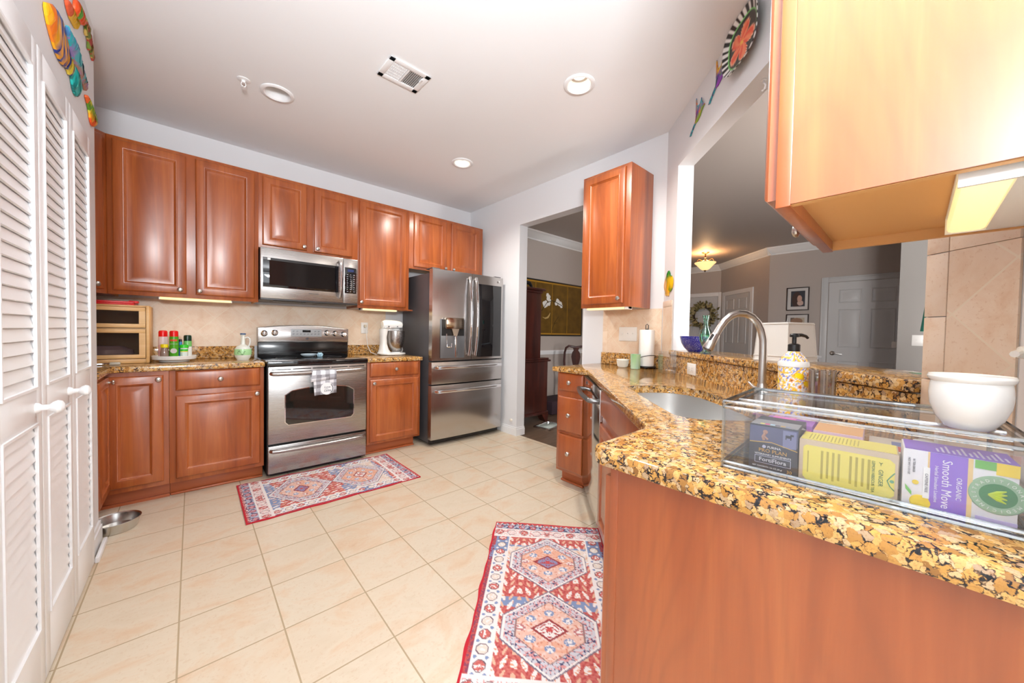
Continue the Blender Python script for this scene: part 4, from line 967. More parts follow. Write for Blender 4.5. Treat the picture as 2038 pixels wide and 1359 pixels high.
part('nozzle', MB().tube([fp(.2115, .2105), fp(.2135, .2065)], .0155, 16), BLACK, sh_)
part('spray_button', MB().tube([tuple(Vector(fp(.186, .262))+Vector((-.0122, -.0122, 0))*.6+G*.010+Vector((0, 0, .006))), tuple(Vector(fp(.196, .240))+Vector((-.0122, -.0122, 0))*.6+G*.013+Vector((0, 0, .006)))], .005, 8), BLACK, sh_)
part('lever', MB().tube([(-.028, -.028, .045), (-.01, -.01, .047), (.018, .018, .049)], [.007, .009, .012], 12).tube([(.016, .016, .049), (.04, .04, .058), (.06, .06, .072)], [.011, .007, .005], 10), NICK, o)

# soap dispenser, tumbler, holder on the south-east counter
o = thing('soap_dispenser', 'lemon-patterned white soap dispenser with black pump next to the faucet', 'soap dispenser', (1.462, .262, .9145))
sb = MB(); prof = [(0, 0), (.037, 0), (.040, .004), (.040, .168)]
N = 96; Z = 60
V = [(.040*math.cos(2*PI*k/N), .040*math.sin(2*PI*k/N), .004+.164*j/Z) for j in range(Z+1) for k in range(N)]
sb.add(V, [(j*N+k, j*N+(k+1) % N, (j+1)*N+(k+1) % N, (j+1)*N+k) for j in range(Z) for k in range(N)]); sb.lathe([(0, 0), (.037, 0), (.040, .004)], (0, 0, 0), N)
V = []; Zc = 14
for j in range(Zc+1):
    u_ = j/Zc; r = .0385-.0235*u_+.003*math.sin(PI*u_)
    V += [(r*math.cos(2*PI*k/N), r*math.sin(2*PI*k/N), .183+.035*u_) for k in range(N)]
sb.add(V, [(j*N+k, j*N+(k+1) % N, (j+1)*N+(k+1) % N, (j+1)*N+k) for j in range(Zc) for k in range(N)])
body = part('bottle', sb, VCG, o)
lemons = [(-2.2, .055), (-1.9, .115), (-2.8, .085), (-1.35, .075), (-1.0, .13), (-2.55, .14), (-3.2, .04), (-.5, .06), (-1.6, .02), (.4, .1), (1.2, .06), (2, .12)]
flow = [(-2.05, .085), (-2.5, .105), (-1.55, .05), (-1.2, .105), (-2.75, .05), (-1.75, .145), (-3.05, .125), (-.8, .1)]
def lemonc(c):
    a = math.atan2(c.y, c.x); z = c.z; q = Vector((a*.040*48, z*48, 0))
    n1 = MN.noise(q*1.4); n2 = MN.noise(q*2.6+Vector((9, 0, 3))); n3 = MN.noise(q*3.2+Vector((0, 5, 7)))
    col = lin(244, 242, 246)
    if abs(n1) < .10: col = lin(120, 128, 206)
    if n2 > .04: col = lin(246, 196, 72)
    if n2 < -.36: col = lin(150, 160, 220)
    if n3 > .42: col = lin(240, 222, 90)
    for la, lz in lemons:
        da = ((a-la+PI) % (2*PI)-PI)*.040; d2 = (da/.0115)**2+((z-lz+.2*da)/.0085)**2
        if d2 < 1.1: return lin(250, 220, 20)
        if d2 < 1.5: return lin(230, 150, 40)
    for la, lz in flow:
        da = ((a-la+PI) % (2*PI)-PI)*.040; d = math.hypot(da, z-lz); th = math.atan2(z-lz, da)
        if d < .0018: return lin(40, 30, 40)
        if d < .0075*(.6+.4*abs(math.cos(2.5*th))): return lin(244, 150, 40)
        if d < .010: return lin(240, 240, 246)
    return col
paint(body, lemonc)
part('shoulder_ring', MB().lathe([(.0395, .166), (.042, .168), (.0425, .176), (.041, .183), (.038, .185)], (0, 0, 0), 56), PORC, o)
part('pump', MB().lathe([(0, .216), (.0165, .216), (.0165, .238), (.012, .241), (.006, .242), (.006, .262), (.0125, .263), (.013, .270), (.010, .274), (0, .275)], (0, 0, 0), 28).tube([(0, 0, .268), (.02, -.014, .270), (.034, -.024, .266), (.040, -.028, .260)], [.007, .0055, .0045, .004], 10), BLACK, o)
b = MB(); N = 64
def flut(z, r, am): return [((r+am*math.cos(16*2*PI*k/N*1.0))*math.cos(2*PI*k/N), (r+am*math.cos(16*2*PI*k/N))*math.sin(2*PI*k/N), z) for k in range(N)]
V = flut(0, .0275, .0010)+flut(.08, .029, .0013)+flut(.168, .0305, .0013)+flut(.168, .0275, .001)+flut(.08, .026, .001)+flut(.008, .024, .0008)
b.add(V, [(j*N+k, j*N+(k+1) % N, (j+1)*N+(k+1) % N, (j+1)*N+k) for j in range(5) for k in range(N)]+[tuple(range(N))[::-1], tuple(range(5*N, 6*N))])
solo('ribbed_tumbler', b, clearmat('ribbed_glass', (.86, .85, .84), .24), 'tall clear ribbed glass tumbler beside the lemon soap dispenser', 'tumbler', (1.378, .178, .9145))
q = pa(1.955, -.03)
o = thing('brush_holder', 'small white plastic holder on the counter against the tiled wall end', 'holder', (*q, .9145), -PI*3/4)
part('stand', MB().box(-.003, .008, -.009, .009, 0, .10, b=.004).box(-.045, .012, -.016, .016, 0, .010, b=.004), WHITE, o)
part('round_knob', MB().lathe([(0, -.012), (.011, -.008), (.014, 0), (.011, .008), (0, .012)], (-.030, 0, .032), 20, axis='y'), CLEARG, o)

# acrylic organizer with packets
e1 = Vector((.05, -.9987, 0)); e2 = Vector((.9987, .05, 0)); rzb = math.atan2(e1.y, e1.x)   # local x along e1; local y = depth
BO = (.793, .250, .9142)
o = thing('acrylic_bin', 'long clear lidded acrylic bin full of tea boxes near the counter edge', 'storage bin', BO, rzb)
# local +y after rotation by rzb points to (-e1.y, e1.x) = (.9987,.05): depth
L, Dp, Hh, tk = .358, .262, .135, .0035
b = MB().box(0, L, 0, tk, .0, Hh-.014).box(0, L, Dp-tk, Dp, 0, Hh-.014).box(0, tk, tk, Dp-tk, 0, Hh-.014).box(L-tk, L, tk, Dp-tk, 0, Hh-.014).box(tk, L-tk, tk, Dp-tk, 0, tk)
part('tub', b, CLEAR, o)
part('divider', MB().box(.035, .037, tk, Dp-tk, tk, Hh-.03), CLEAR, o)
b = MB().box(-.002, L+.002, -.002, Dp+.002, Hh-.004, Hh-.001)
part('lid', b, CLEAR, o)
b = MB()
for z in (.003, .012, Hh-.014, Hh-.003): b.tube([(0, 0, z), (L, 0, z), (L, Dp, z), (0, Dp, z)], .0036, 6, closed=True)
b.tube([(.02, .03, Hh), (L-.02, .03, Hh), (L-.02, Dp-.03, Hh), (.02, Dp-.03, Hh)], .003, 6, closed=True)
for x, y in ((0, 0), (L, 0), (L, Dp), (0, Dp)): b.tube([(x, y, .003), (x, y, Hh-.003)], .0034, 6)
part('edge_beads', b, EDGE, o, 'pale greenish polished rim and edges')
def tbox(name, label, x, y, w_, d, h, mats, cat='box', rz=0, z=.0045):
    """box in the bin: local coordinates measured along the bin"""
    p = Vector(BO)+e1*x+e2*y+Vector((0, 0, z))
    o = thing(name, label, cat, tuple(p), rzb+rz)
    part('carton', MB().box(0, w_, 0, d, 0, h, b=.0012), mats, o); return o
card = lambda n, r, g, b_: plain(n, lin(r, g, b_), .45)
YW = lambda n, r, g, b_: plain(n, lin(r, g, b_), .6)
# dark supplement box
o = tbox('supplement_box', 'dark grey supplement packet box with torn open top in the bin', .040, .022, .076, .10, .088, card('carton_charcoal', 62, 64, 74))
part('picture_panel', MB().box(.001, .075, -.0006, .0, .055, .086).box(.001, .0745, -.0007, 0, .055, .070), card('panel_slate', 90, 92, 124), o)
b = MB(); b.lathe([(0, -.0012), (.004, -.0012), (.0035, 0), (0, 0)], (.026, 0, .076), 12, axis='-y').tube([(.026, -.001, .074), (.022, -.001, .066), (.024, -.001, .060)], .0025, 6).tube([(.024, -.001, .068), (.030, -.001, .062)], .002, 6)
part('dog_picture', b, card('dog_tan', 176, 136, 120), o)
part('badge_panel', MB().box(.053, .073, -.0009, 0, .052, .084), card('badge_blue', 128, 132, 170), o)
b = MB().box(.057, .066, -.0012, -.0008, .071, .076).box(.064, .069, -.0012, -.0008, .075, .0785).box(.057, .0585, -.0012, -.0008, .068, .072).box(.064, .0655, -.0012, -.0008, .068, .072); part('dog_emblem', b, card('emblem_dark', 40, 42, 56), o)
part('gold_stripe', MB().add([(.001, -.001, .053), (.036, -.001, .057), (.075, -.001, .048), (.075, -.001, .0495), (.036, -.001, .0585), (.001, -.001, .0545)], [(0, 1, 4, 5), (1, 2, 3, 4)]), card('gold', 206, 168, 84), o)
part('gold_lettering', MB().text('PRO PLAN', .0095, (.038, -.0008, .040)).text('30', .008, (.064, -.0008, .008)), card('gold_letters', 206, 160, 80), o)
part('white_lettering', MB().text('PURINA', .006, (.040, -.0008, .0475)).text('VETERINARY SUPPLEMENTS', .0046, (.038, -.0008, .0325)).text('FortiFlora', .0105, (.038, -.0008, .0225)).text('NET CONTENTS 1.06 OZ (30 g)', .0034, (.030, -.0008, .009)), card('white_letters', 226, 228, 234), o)
b = MB()
for x0, x1, z0, z1 in ((.010, .066, .0155, .0163), (.010, .066, .0287, .0295), (.010, .0108, .0155, .0295), (.0652, .066, .0155, .0295)): b.box(x0, x1, -.0009, -.0003, z0, z1)
b.lathe([(0, -.0012), (.003, -.0012), (.003, 0), (0, 0)], (.0245, 0, .0476), 12, axis='-y')
part('label_frame', b, card('frame_lilac', 190, 192, 216), o)
part('torn_flap', MB().box(.002, .074, .002, .05, .0885, .0895).add([(.03, .0, .0895), (.045, .0, .0895), (.085, .03, .085), (.075, .05, .085)], [(0, 1, 2, 3)]), card('flap_grey', 150, 150, 154), o)
b = MB(); cs = ((236, 226, 120), (226, 60, 140), (180, 220, 236), (90, 90, 110), (206, 170, 90), (140, 150, 180))
for k, c_ in enumerate(cs): part('colour_swatch', MB().box(.016+k*.008, .023+k*.008, .004, .012, .0895, .0899), card('swatch%d' % k, *c_), o)
o = tbox('tea_box', 'purple and pink flat tea box lying behind the dark supplement box', .042, .135, .082, .11, .078, card('carton_violet', 160, 100, 184))
part('pink_swirl', MB().box(.01, .05, .02, .08, .0782, .0788).box(.0, .081, -.0006, 0, .03, .07), card('swirl_pink', 224, 110, 196), o)
o = tbox('tea_box', 'orange-topped pink tea box in the middle of the bin, behind the yellow box', .128, .105, .070, .12, .078, card('carton_pink', 226, 190, 206))
part('orange_top', MB().box(.001, .069, .002, .118, .0782, .0788), card('top_orange', 232, 176, 110), o)
part('dark_panel', MB().box(.03, .069, -.0007, 0, .035, .07), card('panel_brown', 70, 50, 46), o)
part('white_letters', MB().text('BAI', .016, (.055, -.0009, .055)), card('letters_cream', 240, 236, 230), o)
# yellow tea box
o = tbox('tea_box', 'pale yellow lemon hibiscus tea box at the front of the bin', .118, .014, .122, .072, .077, card('carton_taupe', 206, 186, 160))
part('yellow_panel', MB().prism([(.006, .012), (.006, .064), (.010, .068), (.112, .068), (.118, .062), (.118, .012), (.112, .006), (.012, .006)][::-1], -.0008, 0, plane='xz').box(.002, .120, .004, .068, .0772, .0777), card('panel_yellow', 236, 222, 110), o)
b = MB()
for k in range(9):
    x = .030+k*.0072
    if k == 4: continue
    b.box(x, x+.0030, -.0012, -.0007, .013+.003*(k % 2), .062)
b.box(.012, .0135, -.0012, -.0007, .020, .058)
for k in range(14): b.box(.012+k*.0048, .0135+k*.0048, .010+.001*(k % 3), .055, .0777, .0780)
part('fine_print', b, card('print_olive', 186, 172, 76), o)
part('green_lettering', MB().text('LEMON HIBISCUS TEA', .0052, (.094, -.001, .036), xd=(0, 0, -1), yd=(1, 0, 0)).text('GINGER', .0075, (.1025, -.001, .036), xd=(0, 0, -1), yd=(1, 0, 0)).text('Y', .0075, (.1025, -.001, .058)), card('letters_green', 70, 110, 50), o)
part('leaf_badge', MB().tube([(.118, -.001, .048), (.113, -.001, .040), (.110, -.001, .034), (.113, -.001, .026), (.118, -.001, .020)], .0007, 6).lathe([(0, -.0012), (.0025, -.0012), (.0025, 0), (0, 0)], (.115, 0, .034), 8, axis='-y'), card('badge_green', 96, 160, 120), o)
# purple tea box
o = tbox('tea_box', 'purple and white herbal tea box with green emblem at the front of the bin', .2435, .008, .105, .07, .092, card('carton_white', 238, 236, 240))
part('purple_panel', MB().box(.027, .062, -.0008, 0, .001, .0915).box(.002, .105, .0, .07, .0918, .0925), card('panel_purple', 146, 106, 214), o)
part('gold_band', MB().box(.062, .0665, -.0008, 0, .001, .0915).box(.025, .027, -.0007, 0, .05, .0915), card('band_gold', 236, 204, 140), o)
part('title_lettering', MB().text('Smooth Move', .0135, (.0430, -.001, .048), xd=(0, 0, -1), yd=(1, 0, 0), sx=.92).text('ORGANIC', .0072, (.0545, -.001, .045), xd=(0, 0, -1), yd=(1, 0, 0)).text('Herbal Stimulant Laxative', .0052, (.0335, -.001, .046), xd=(0, 0, -1), yd=(1, 0, 0)), card('letters_white', 244, 240, 250), o)
b = MB()
for k in range(13): b.box(.034+k*.0052, .0362+k*.0052, .008, .03+.012*(k % 3), .0925, .0928)
part('top_lettering', b, card('letters_lilac', 224, 214, 244), o)
part('white_tab', MB().box(.021, .0275, -.0013, 0, .022, .068), PAPER, o)
part('tab_lettering', MB().text('CAFFEINE FREE', .0042, (.0242, -.0015, .045), xd=(0, 0, -1), yd=(1, 0, 0)).text('16 TEA BAGS', .0036, (.0115, -.001, .068), xd=(0, 0, -1), yd=(1, 0, 0)).text('NET WT 1.13 OZ', .0034, (.0065, -.001, .066), xd=(0, 0, -1), yd=(1, 0, 0)), card('ink_grey2', 120, 116, 124), o)
part('lemon_picture', MB().lathe([(0, -.0012), (.010, -.0010), (.011, 0), (0, 0)], (.019, 0, .014), 20, axis='-y').box(.086, .105, -.0009, 0, .075, .0915).lathe([(0, -.001), (.0035, -.001), (0, 0)], (.0135, 0, .043), 12, axis='-y'), card('lemon_yellow', 246, 214, 40), o)
part('leaf_picture', MB().add([(.003, -.001, .038), (.010, -.001, .028), (.010, -.001, .022), (.004, -.001, .03)], [(0, 1, 2, 3)]).box(.068, .086, -.0009, 0, .080, .0915), card('leaf_green', 110, 190, 80), o)
em = part('green_emblem', MB().lathe([(0, -.0016), (.0245, -.0016), (.026, 0), (0, 0)], (.088, 0, .047), 40, axis='-y', sx=1.0, sy=1.0), card('emblem_sage', 150, 186, 150), o)
part('emblem_centre', MB().lathe([(0, -.0022), (.016, -.0022), (.016, -.0012), (0, -.0012)], (.088, 0, .047), 36, axis='-y'), card('emblem_green', 28, 124, 62), em)
b = MB()
for a_ in (-.9, -.3, .3, .9):
    b.tube([(.080, -.0028, .047), (.086+.003*math.cos(a_), -.0028, .047+.006*math.sin(a_)), (.0935+.002*math.cos(a_), -.0028, .047+.0105*math.sin(a_))], [.0012, .0026, .0008], 6)
part('leaf_sprig', b, card('sprig_lime', 196, 220, 40), em)
t_ = 'TRADITIONAL MEDICINALS'; b = MB()
for k, ch in enumerate(t_):
    a_ = PI-.25-k*(2*PI/len(t_)); ca, sa = math.cos(a_), math.sin(a_)
    if ch != ' ': b.text(ch, .0052, (.088+.0202*ca, -.0019, .047+.0202*sa), xd=(sa, 0, -ca), yd=(ca, 0, sa))
part('ring_lettering', b, card('letters_pale', 236, 242, 232), em)
part('lilac_sprig', MB().box(.07, .105, -.0008, 0, .004, .014), card('sprig_lilac', 196, 180, 226), o)
o = tbox('tea_box', 'cream box with red and blue print at the back of the bin', .205, .10, .075, .12, .062, card('carton_cream', 222, 212, 196))
part('red_print', MB().box(.03, .072, .01, .05, .0622, .0627), card('print_red', 206, 70, 66), o); part('blue_print', MB().box(.03, .072, .055, .09, .0622, .0627), card('print_blue', 110, 120, 176), o)
o = tbox('snack_packet', 'red and cream packet at the back end of the bin', .285, .09, .058, .13, .066, card('packet_cream', 232, 214, 190))
part('red_print', MB().box(.012, .058, .01, .12, .0662, .0667), card('packet_red', 222, 40, 48), o)
# white ceramic pot on the lid
o = thing('ceramic_pot', 'white rounded ceramic pot standing on the lid of the acrylic bin', 'pot', (.838, -.054, .914+Hh))
part('pot', MB().lathe([(0, 0), (.020, 0), (.023, .002), (.032, .016), (.0378, .034), (.0392, .050), (.0380, .063), (.0372, .067), (.0405, .0705), (.0412, .074), (.0398, .0775), (.037, .076), (.0355, .066), (.0368, .050), (.034, .032), (.021, .007), (0, .005)], (0, 0, 0), 64), PORC, o)
q = outlet('white wall plate on the tile at the right behind the ceramic pot', (1.13, -.1445, 1.155), PI)
part('plug', MB().box(-.012, .012, -.02, -.006, -.010, .012, b=.004).tube([(.0, -.016, .002), (.03, -.026, -.002)], .006, 8), WHITE, q)

# ------------------------------------------------------------ ceiling fixtures
def can_light(label, x, y, lit, tilt=0):
    o = thing('recessed_light', label, 'ceiling light', (x, y, CH-.001))
    part('trim_ring', MB().lathe([(.070, .0), (.070, -.003), (.078, -.010), (.090, -.009), (.097, -.004), (.098, 0)], (0, 0, 0), 48), TRIM, o)
    part('reflector', MB().lathe([(.070, -.002), (.055, .070), (.052, .085), (.052, .12), (0, .12)], (0, 0, 0), 40), TRIM, o)
    part('bulb', MB().lathe([(0, .045), (.03, .047), (.045, .056), (.049, .072), (.05, .10)], (0, 0, 0), 32), LAMPW if lit else plain('bulb_off', lin(206, 190, 176), .4), o)
    return o
can_light('lit recessed ceiling light nearest the pass-through wall', *CANS[0], True)
can_light('lit recessed ceiling light toward the fridge and doorway', *CANS[1], True)
can_light('unlit recessed ceiling light beside the sprinkler head', *CANS[2], False)
can_light('lit recessed ceiling light behind the viewer near the counter end', *CANS[3], True)  # this fixture and the next are added to house the extra can lamps
can_light('lit recessed ceiling light over the middle of the breakfast nook', *CANS[4], True)
o = thing('fire_sprinkler', 'small white fire sprinkler head hanging from the ceiling', 'sprinkler', (.248, 2.878, CH))
part('escutcheon', MB().lathe([(0, -.006), (.02, -.006), (.034, -.003), (.036, 0)], (0, 0, 0), 32), TRIM, o)
part('head', MB().lathe([(.011, -.006), (.010, -.02), (0, -.02)], (0, 0, 0), 16).tube([(.010, 0, -.018), (.012, 0, -.034), (0, 0, -.046)], .0025, 8).tube([(-.010, 0, -.018), (-.012, 0, -.034), (0, 0, -.046)], .0025, 8).lathe([(0, -.046), (.014, -.047), (.014, -.049), (0, -.049)], (0, 0, 0), 16), TRIM, o)
o = thing('air_vent', 'white rectangular ceiling air vent with louvred grille', 'vent', (.977, 2.135, CH), math.radians(1))
vw, vh = .26, .205
part('frame', MB().box(-vw/2, vw/2, -vh/2, -vh/2+.035, -.008, 0, b=.003).box(-vw/2, vw/2, vh/2-.035, vh/2, -.008, 0, b=.003).box(-vw/2, -vw/2+.035, -vh/2, vh/2, -.008, 0, b=.003).box(vw/2-.035, vw/2, -vh/2, vh/2, -.008, 0, b=.003).box(-.006, .006, -vh/2+.03, vh/2-.03, -.007, 0), TRIM, o)
b = MB()
for s in (-1, 1):
    for k in range(8):
        x = s*(.014+k*.0115); b.add([(x-.005, -vh/2+.03, -.0075+(0 if s > 0 else .006)), (x+.005, -vh/2+.03, -.0015-(0 if s > 0 else .006)), (x+.005, vh/2-.03, -.0015-(0 if s > 0 else .006)), (x-.005, vh/2-.03, -.0075+(0 if s > 0 else .006))], [(0, 1, 2, 3)])
for k in range(5): y = -vh/2+.05+k*.026; b.box(-.105, -.006, y-.0012, y+.0012, -.006, -.003)
part('grille', b, TRIM, o)
part('damper_back', MB().box(-vw/2+.03, vw/2-.03, -vh/2+.03, vh/2-.03, -.001, 0), plain('vent_dark', lin(110, 110, 112), .8), o)
part('damper_lever', MB().box(.088, .094, -.055, -.02, -.016, -.006), TRIM, o)

# ------------------------------------------------------------ rugs
random.seed(11)
CR = lin(232, 226, 224); RD_ = lin(176, 66, 68); OR_ = lin(222, 156, 124); BL_ = lin(128, 146, 184); DB = lin(66, 72, 110); PK = lin(214, 150, 150); TN = lin(216, 196, 176)
def mixc(a, b, t): return [a[i]*(1-t)+b[i]*t for i in range(3)]
def octo(du, dv): return max(abs(du), abs(dv), (abs(du)+abs(dv))*.72)
def motif(u, v, seed):
    """small repeated scroll marks"""
    n = MN.noise(Vector((u*60, v*60, seed))); m_ = MN.noise(Vector((u*110+5, v*110, seed+2)))
    return n, m_
def rugpat(LU, WV, seed):
    def f(u, v):
        v = WV-v if v > WV/2 else v            # mirror about the long axis
        vc = WV/2-v; ue = min(u, LU-u)
        n, m_ = motif(u, v, seed); ab = MN.noise(Vector((u*5, seed*3.1, 0)))+.4*MN.noise(Vector((u*17, v*3, seed)))
        red = mixc(RD_, lin(206, 116, 108), max(0, min(1, .55+1.2*m_)))
        bb = abs(u-LU*.565)+.05*MN.noise(Vector((v*9, 2, seed)))
        ground = BL_ if bb < .028 else red if ab > -.12 else (BL_ if ab > -.30 else mixc(CR, TN, .5))
        if ue < .008 or v < .009: return lin(190, 32, 48)
        if ue < .15:
            if ue < .030:
                z = abs(((v/.030) % 1)-.5)*2
                return red if (ue-.008)/.022 < z else (DB if m_ > .0 else CR)
            if ue < .068:
                d = octo(((v/.066) % 1-.5)*.066, ue-.049); return PK if d < .011 and m_ > -.1 else (RD_ if abs(d-.015) < .0035 else (mixc(BL_, CR, .35) if n > -.15 else DB))
            if ue < .078: return CR if ue > .070 else lin(90, 80, 100)
            if ue < .135:
                k = int(v/.072); d = octo(((v/.072) % 1-.5)*.072, ue-.106)
                if d < .004: return CR
                if d < .021: return (red if (k % 2 == 0) else mixc(CR, PK, .35)) if m_ > -.22 else CR
                if d < .024: return lin(120, 96, 104)
                return CR if abs(n) > .12 else PK
            return CR
        if v < .028: return mixc(RD_, DB, .5) if m_ > 0 else (red if ab > -.2 else BL_)
        if v < .098:
            k = int(u/.066); d = octo(((u/.066) % 1-.5)*.066, v-.063); bg = BL_ if MN.noise(Vector((u*3.1, 4, seed))) > .12 else CR
            if d < .005: return CR
            if d < .020: return (red if k % 2 == 0 else mixc(CR, TN, .6)) if m_ > -.2 else CR
            if d < .0235: return lin(112, 92, 104)
            dd = octo(((u/.066+.5) % 1-.5)*.066, abs(v-.063)-.022)
            if dd < .007: return BL_ if bg is CR else CR
            return bg
        if v < .106: return CR
        # field with two hexagonal medallions
        m0 = (LU-.30)/2; cu = .15+m0/2 if u < LU/2 else LU-.15-m0/2
        au = abs(u-cu); half = m0/2; hv = WV/2-.118
        # hexagon elongated across: pointed along u
        hx = max(vc/hv, (au/half)+.55*(vc/hv)-.0 if vc > 0 else au/half)
        hx = max(vc/hv, au/half*.98+.72*vc/hv)
        if hx < 1.0:
            if hx > .965: return lin(120, 112, 130)
            if hx > .92: return CR
            if hx > .70: return mixc(CR, BL_, .35) if abs(n) > .14 else (DB if m_ > .1 else PK)
            if hx > .675: return lin(150, 120, 120)
            dm = au/.055+vc/.075
            if dm < .22: return lin(200, 80, 80)
            if dm < .8: return (CR if u > LU/2 else lin(140, 140, 176)) if m_ > -.15 else RD_
            if dm < 1.0: return lin(150, 60, 64)
            for pv, pu in ((.115, 0), (.0, .085), (.075, .05)):
                d = math.hypot((vc-pv)*.8, au-pu)
                if d < .006: return CR
                if d < .017: return (mixc(RD_, CR, .2) if pv > .1 else BL_) if m_ > -.1 else CR
            return mixc(mixc(OR_, CR, .35 if ab > 0 else .15), CR, max(0, min(.8, n*1.2))) if m_ > -.33 else mixc(OR_, RD_, .4)
        # corner ground with hooked motifs
        w1 = math.sin(u*70+2*math.sin(vc*60)); w2 = math.sin(vc*85)
        if w1*w2 > .40: return CR if m_ > -.2 else OR_
        if w1*w2 < -.72: return mixc(OR_, TN, .5)
        return ground
    return f
def rug(label, loc, rz, LU, WV, seed, flip=False):
    nu, nv = 300, 170; b = MB(); random.seed(seed)
    V = []
    for j in range(nv+1):
        for i in range(nu+1):
            u = LU*i/nu; v = WV*j/nv; wob = .003*math.sin(u*17+seed)+.002*math.sin(u*41)
            ed = .0 if 0 < j < nv else wob
            V.append((u, v+ed, .006+.0012*math.sin(u*23+v*9)*(1 if min(u, LU-u, v, WV-v) > .05 else 1.6)))
    F = [(j*(nu+1)+i, j*(nu+1)+i+1, (j+1)*(nu+1)+i+1, (j+1)*(nu+1)+i) for j in range(nv) for i in range(nu)]
    b.add(V, F)
    rim = list(range(nu+1))+[(k+1)*(nu+1)-1 for k in range(1, nv+1)]+list(range(nv*(nu+1)+nu-1, nv*(nu+1)-1, -1))+[k*(nu+1) for k in range(nv-1, 0, -1)]
    s0 = len(b.v); b.add([(b.v[i][0], b.v[i][1], .0006) for i in rim], [])
    for k in range(len(rim)):
        k2 = (k+1) % len(rim); b.f.append([rim[k], rim[k2], s0+k2, s0+k]); b.m.append(0)
    o = solo('runner_rug', b, VCR, label, 'rug', loc, rz); f = rugpat(LU, WV, seed); cache = {}
    def fn(c):
        key = (round(c.x, 4), round(c.y, 4))
        if key not in cache: cache[key] = f(min(max(c.x if not flip else LU-c.x, 0), LU), min(max(c.y, 0), WV))
        return cache[key]
    paint(o, fn); return o
rug('red and cream oriental runner rug in front of the range', (.236, 2.612, .0004), math.radians(-.4), 1.13, .695, 3)
ang = math.atan2(-.690, -.724)
# second rug lies along the sink front: local x toward the camera, local y across
r_ = rug('red and cream oriental runner rug along the sink and dishwasher', (1.397, 1.688, .0004), ang, 1.14, .625, 8)

# ------------------------------------------------------------ steel bowl
solo('pet_bowl', MB().lathe([(0, .003), (.082, .003), (.085, 0), (.089, .004), (.099, .048), (.105, .056), (.106, .059), (.104, .0605), (.098, .055), (.086, .009), (0, .006)], (0, 0, 0), 64), plain('bowl_steel', (.6, .59, .57), .25, 1), 'stainless steel pet bowl on the floor by the end of the closet wall', 'bowl', (-.333, 3.035, 0))
o = solo('night_light', MB().lathe([(0, 0), (.018, 0), (.017, .016), (.008, .024), (0, .025)], (0, 0, 0), 20, axis='-y'), plain('plug_cream', lin(222, 216, 204), .4), 'round cream plug on the white wall just above the doorway baseboard', 'plug', (XE, 3.075, .165), -PI/2)
solo('cup_hook', MB().lathe([(0, 0), (.012, 0), (.012, -.003), (0, -.004)], (0, 0, 0), 16).tube([(0, 0, -.003), (0, 0, -.016), (.010, 0, -.024), (.016, 0, -.036), (.010, 0, -.048), (-.002, 0, -.050), (-.010, 0, -.044)], .0038, 8), TRIM, 'white cup hook screwed under the pass-through header', 'hook', (*pa(1.085, .05), 2.39), -PI*3/4)

# ------------------------------------------------------------ wall decorations
def relief(name, label, cat, outline, fn, loc, rz, th=.008, bulge=.012, cuts=4):
    bm = bmesh.new(); vs = [bm.verts.new((x, 0, z)) for x, z in outline]; f = bm.faces.new(vs)
    bmesh.ops.triangulate(bm, faces=[f], ngon_method='BEAUTY')
    for _ in range(cuts): bmesh.ops.subdivide_edges(bm, edges=bm.edges[:], cuts=1)
    bd = {v for e in bm.edges if e.is_boundary for v in e.verts}; pts = [v.co.copy() for v in bd]
    for v in bm.verts:
        d = min((v.co-p).length for p in pts); v.co.y = -th-bulge*min(1, d/.025)**.6
    be = [e for e in bm.edges if e.is_boundary]; r = bmesh.ops.extrude_edge_only(bm, edges=be)
    for v in r['geom']:
        if isinstance(v, bmesh.types.BMVert): v.co.y = -.001
    bmesh.ops.recalc_face_normals(bm, faces=bm.faces[:])
    me = bpy.data.meshes.new(name); bm.to_mesh(me); bm.free(); me.materials.append(VC)
    o = bpy.data.objects.new(name, me); COL.objects.link(o); o.location = loc; o.rotation_euler = (0, 0, rz)
    me.polygons.foreach_set('use_smooth', [True]*len(me.polygons)); me.set_sharp_from_angle(angle=.7)
    o['label'] = label; o['category'] = cat; paint(o, fn); return o
def smooth(P, n=2):
    for _ in range(n):
        Q = []
        for i in range(len(P)):
            a, b_ = P[i], P[(i+1) % len(P)]; Q += [(a[0]*.75+b_[0]*.25, a[1]*.75+b_[1]*.25), (a[0]*.25+b_[0]*.75, a[1]*.25+b_[1]*.75)]
        P = Q
    return P
WX = -.3845
def noi(c, s, o_=0): return MN.noise(Vector((c.x*s+o_, c.z*s, o_)))
def fishA(c):
    if c.z > .045 and noi(c, 30) > -.2 and c.x > .08: return lin(70, 120, 190)
    s = math.sin(c.x*120+c.z*40)
    if c.x < .12: return lin(250, 176, 10) if noi(c, 20) > -.1 else lin(250, 130, 30)
    if s > .35: return lin(40, 60, 150)
    return lin(246, 170, 20) if c.x < .27 else lin(232, 206, 70)
fA = smooth([(0, .02), (.05, .05), (.11, .085), (.20, .095), (.26, .05), (.30, .015), (.36, .025), (.385, -.02), (.34, -.06), (.30, -.045), (.24, -.07), (.16, -.075), (.09, -.055), (.03, -.02)], 1)
relief('metal_fish', 'orange and yellow painted metal fish with blue stripes on the wall above the closet', 'wall decoration', fA, fishA, (WX, 2.04, 2.268), PI/2)
def fishB(c):
    if noi(c, 40, 3) > .25: return lin(150, 130, 190)
    if c.z < -.028 and c.x > .08: return lin(180, 130, 110)
    return lin(50, 176, 186) if noi(c, 14, 1) > -.25 else lin(70, 130, 190)
fB = smooth([(0, .06), (.05, .055), (.12, .075), (.20, .05), (.27, .01), (.33, .0), (.35, -.05), (.30, -.045), (.24, -.05), (.16, -.05), (.08, -.02), (.03, .02)], 1)
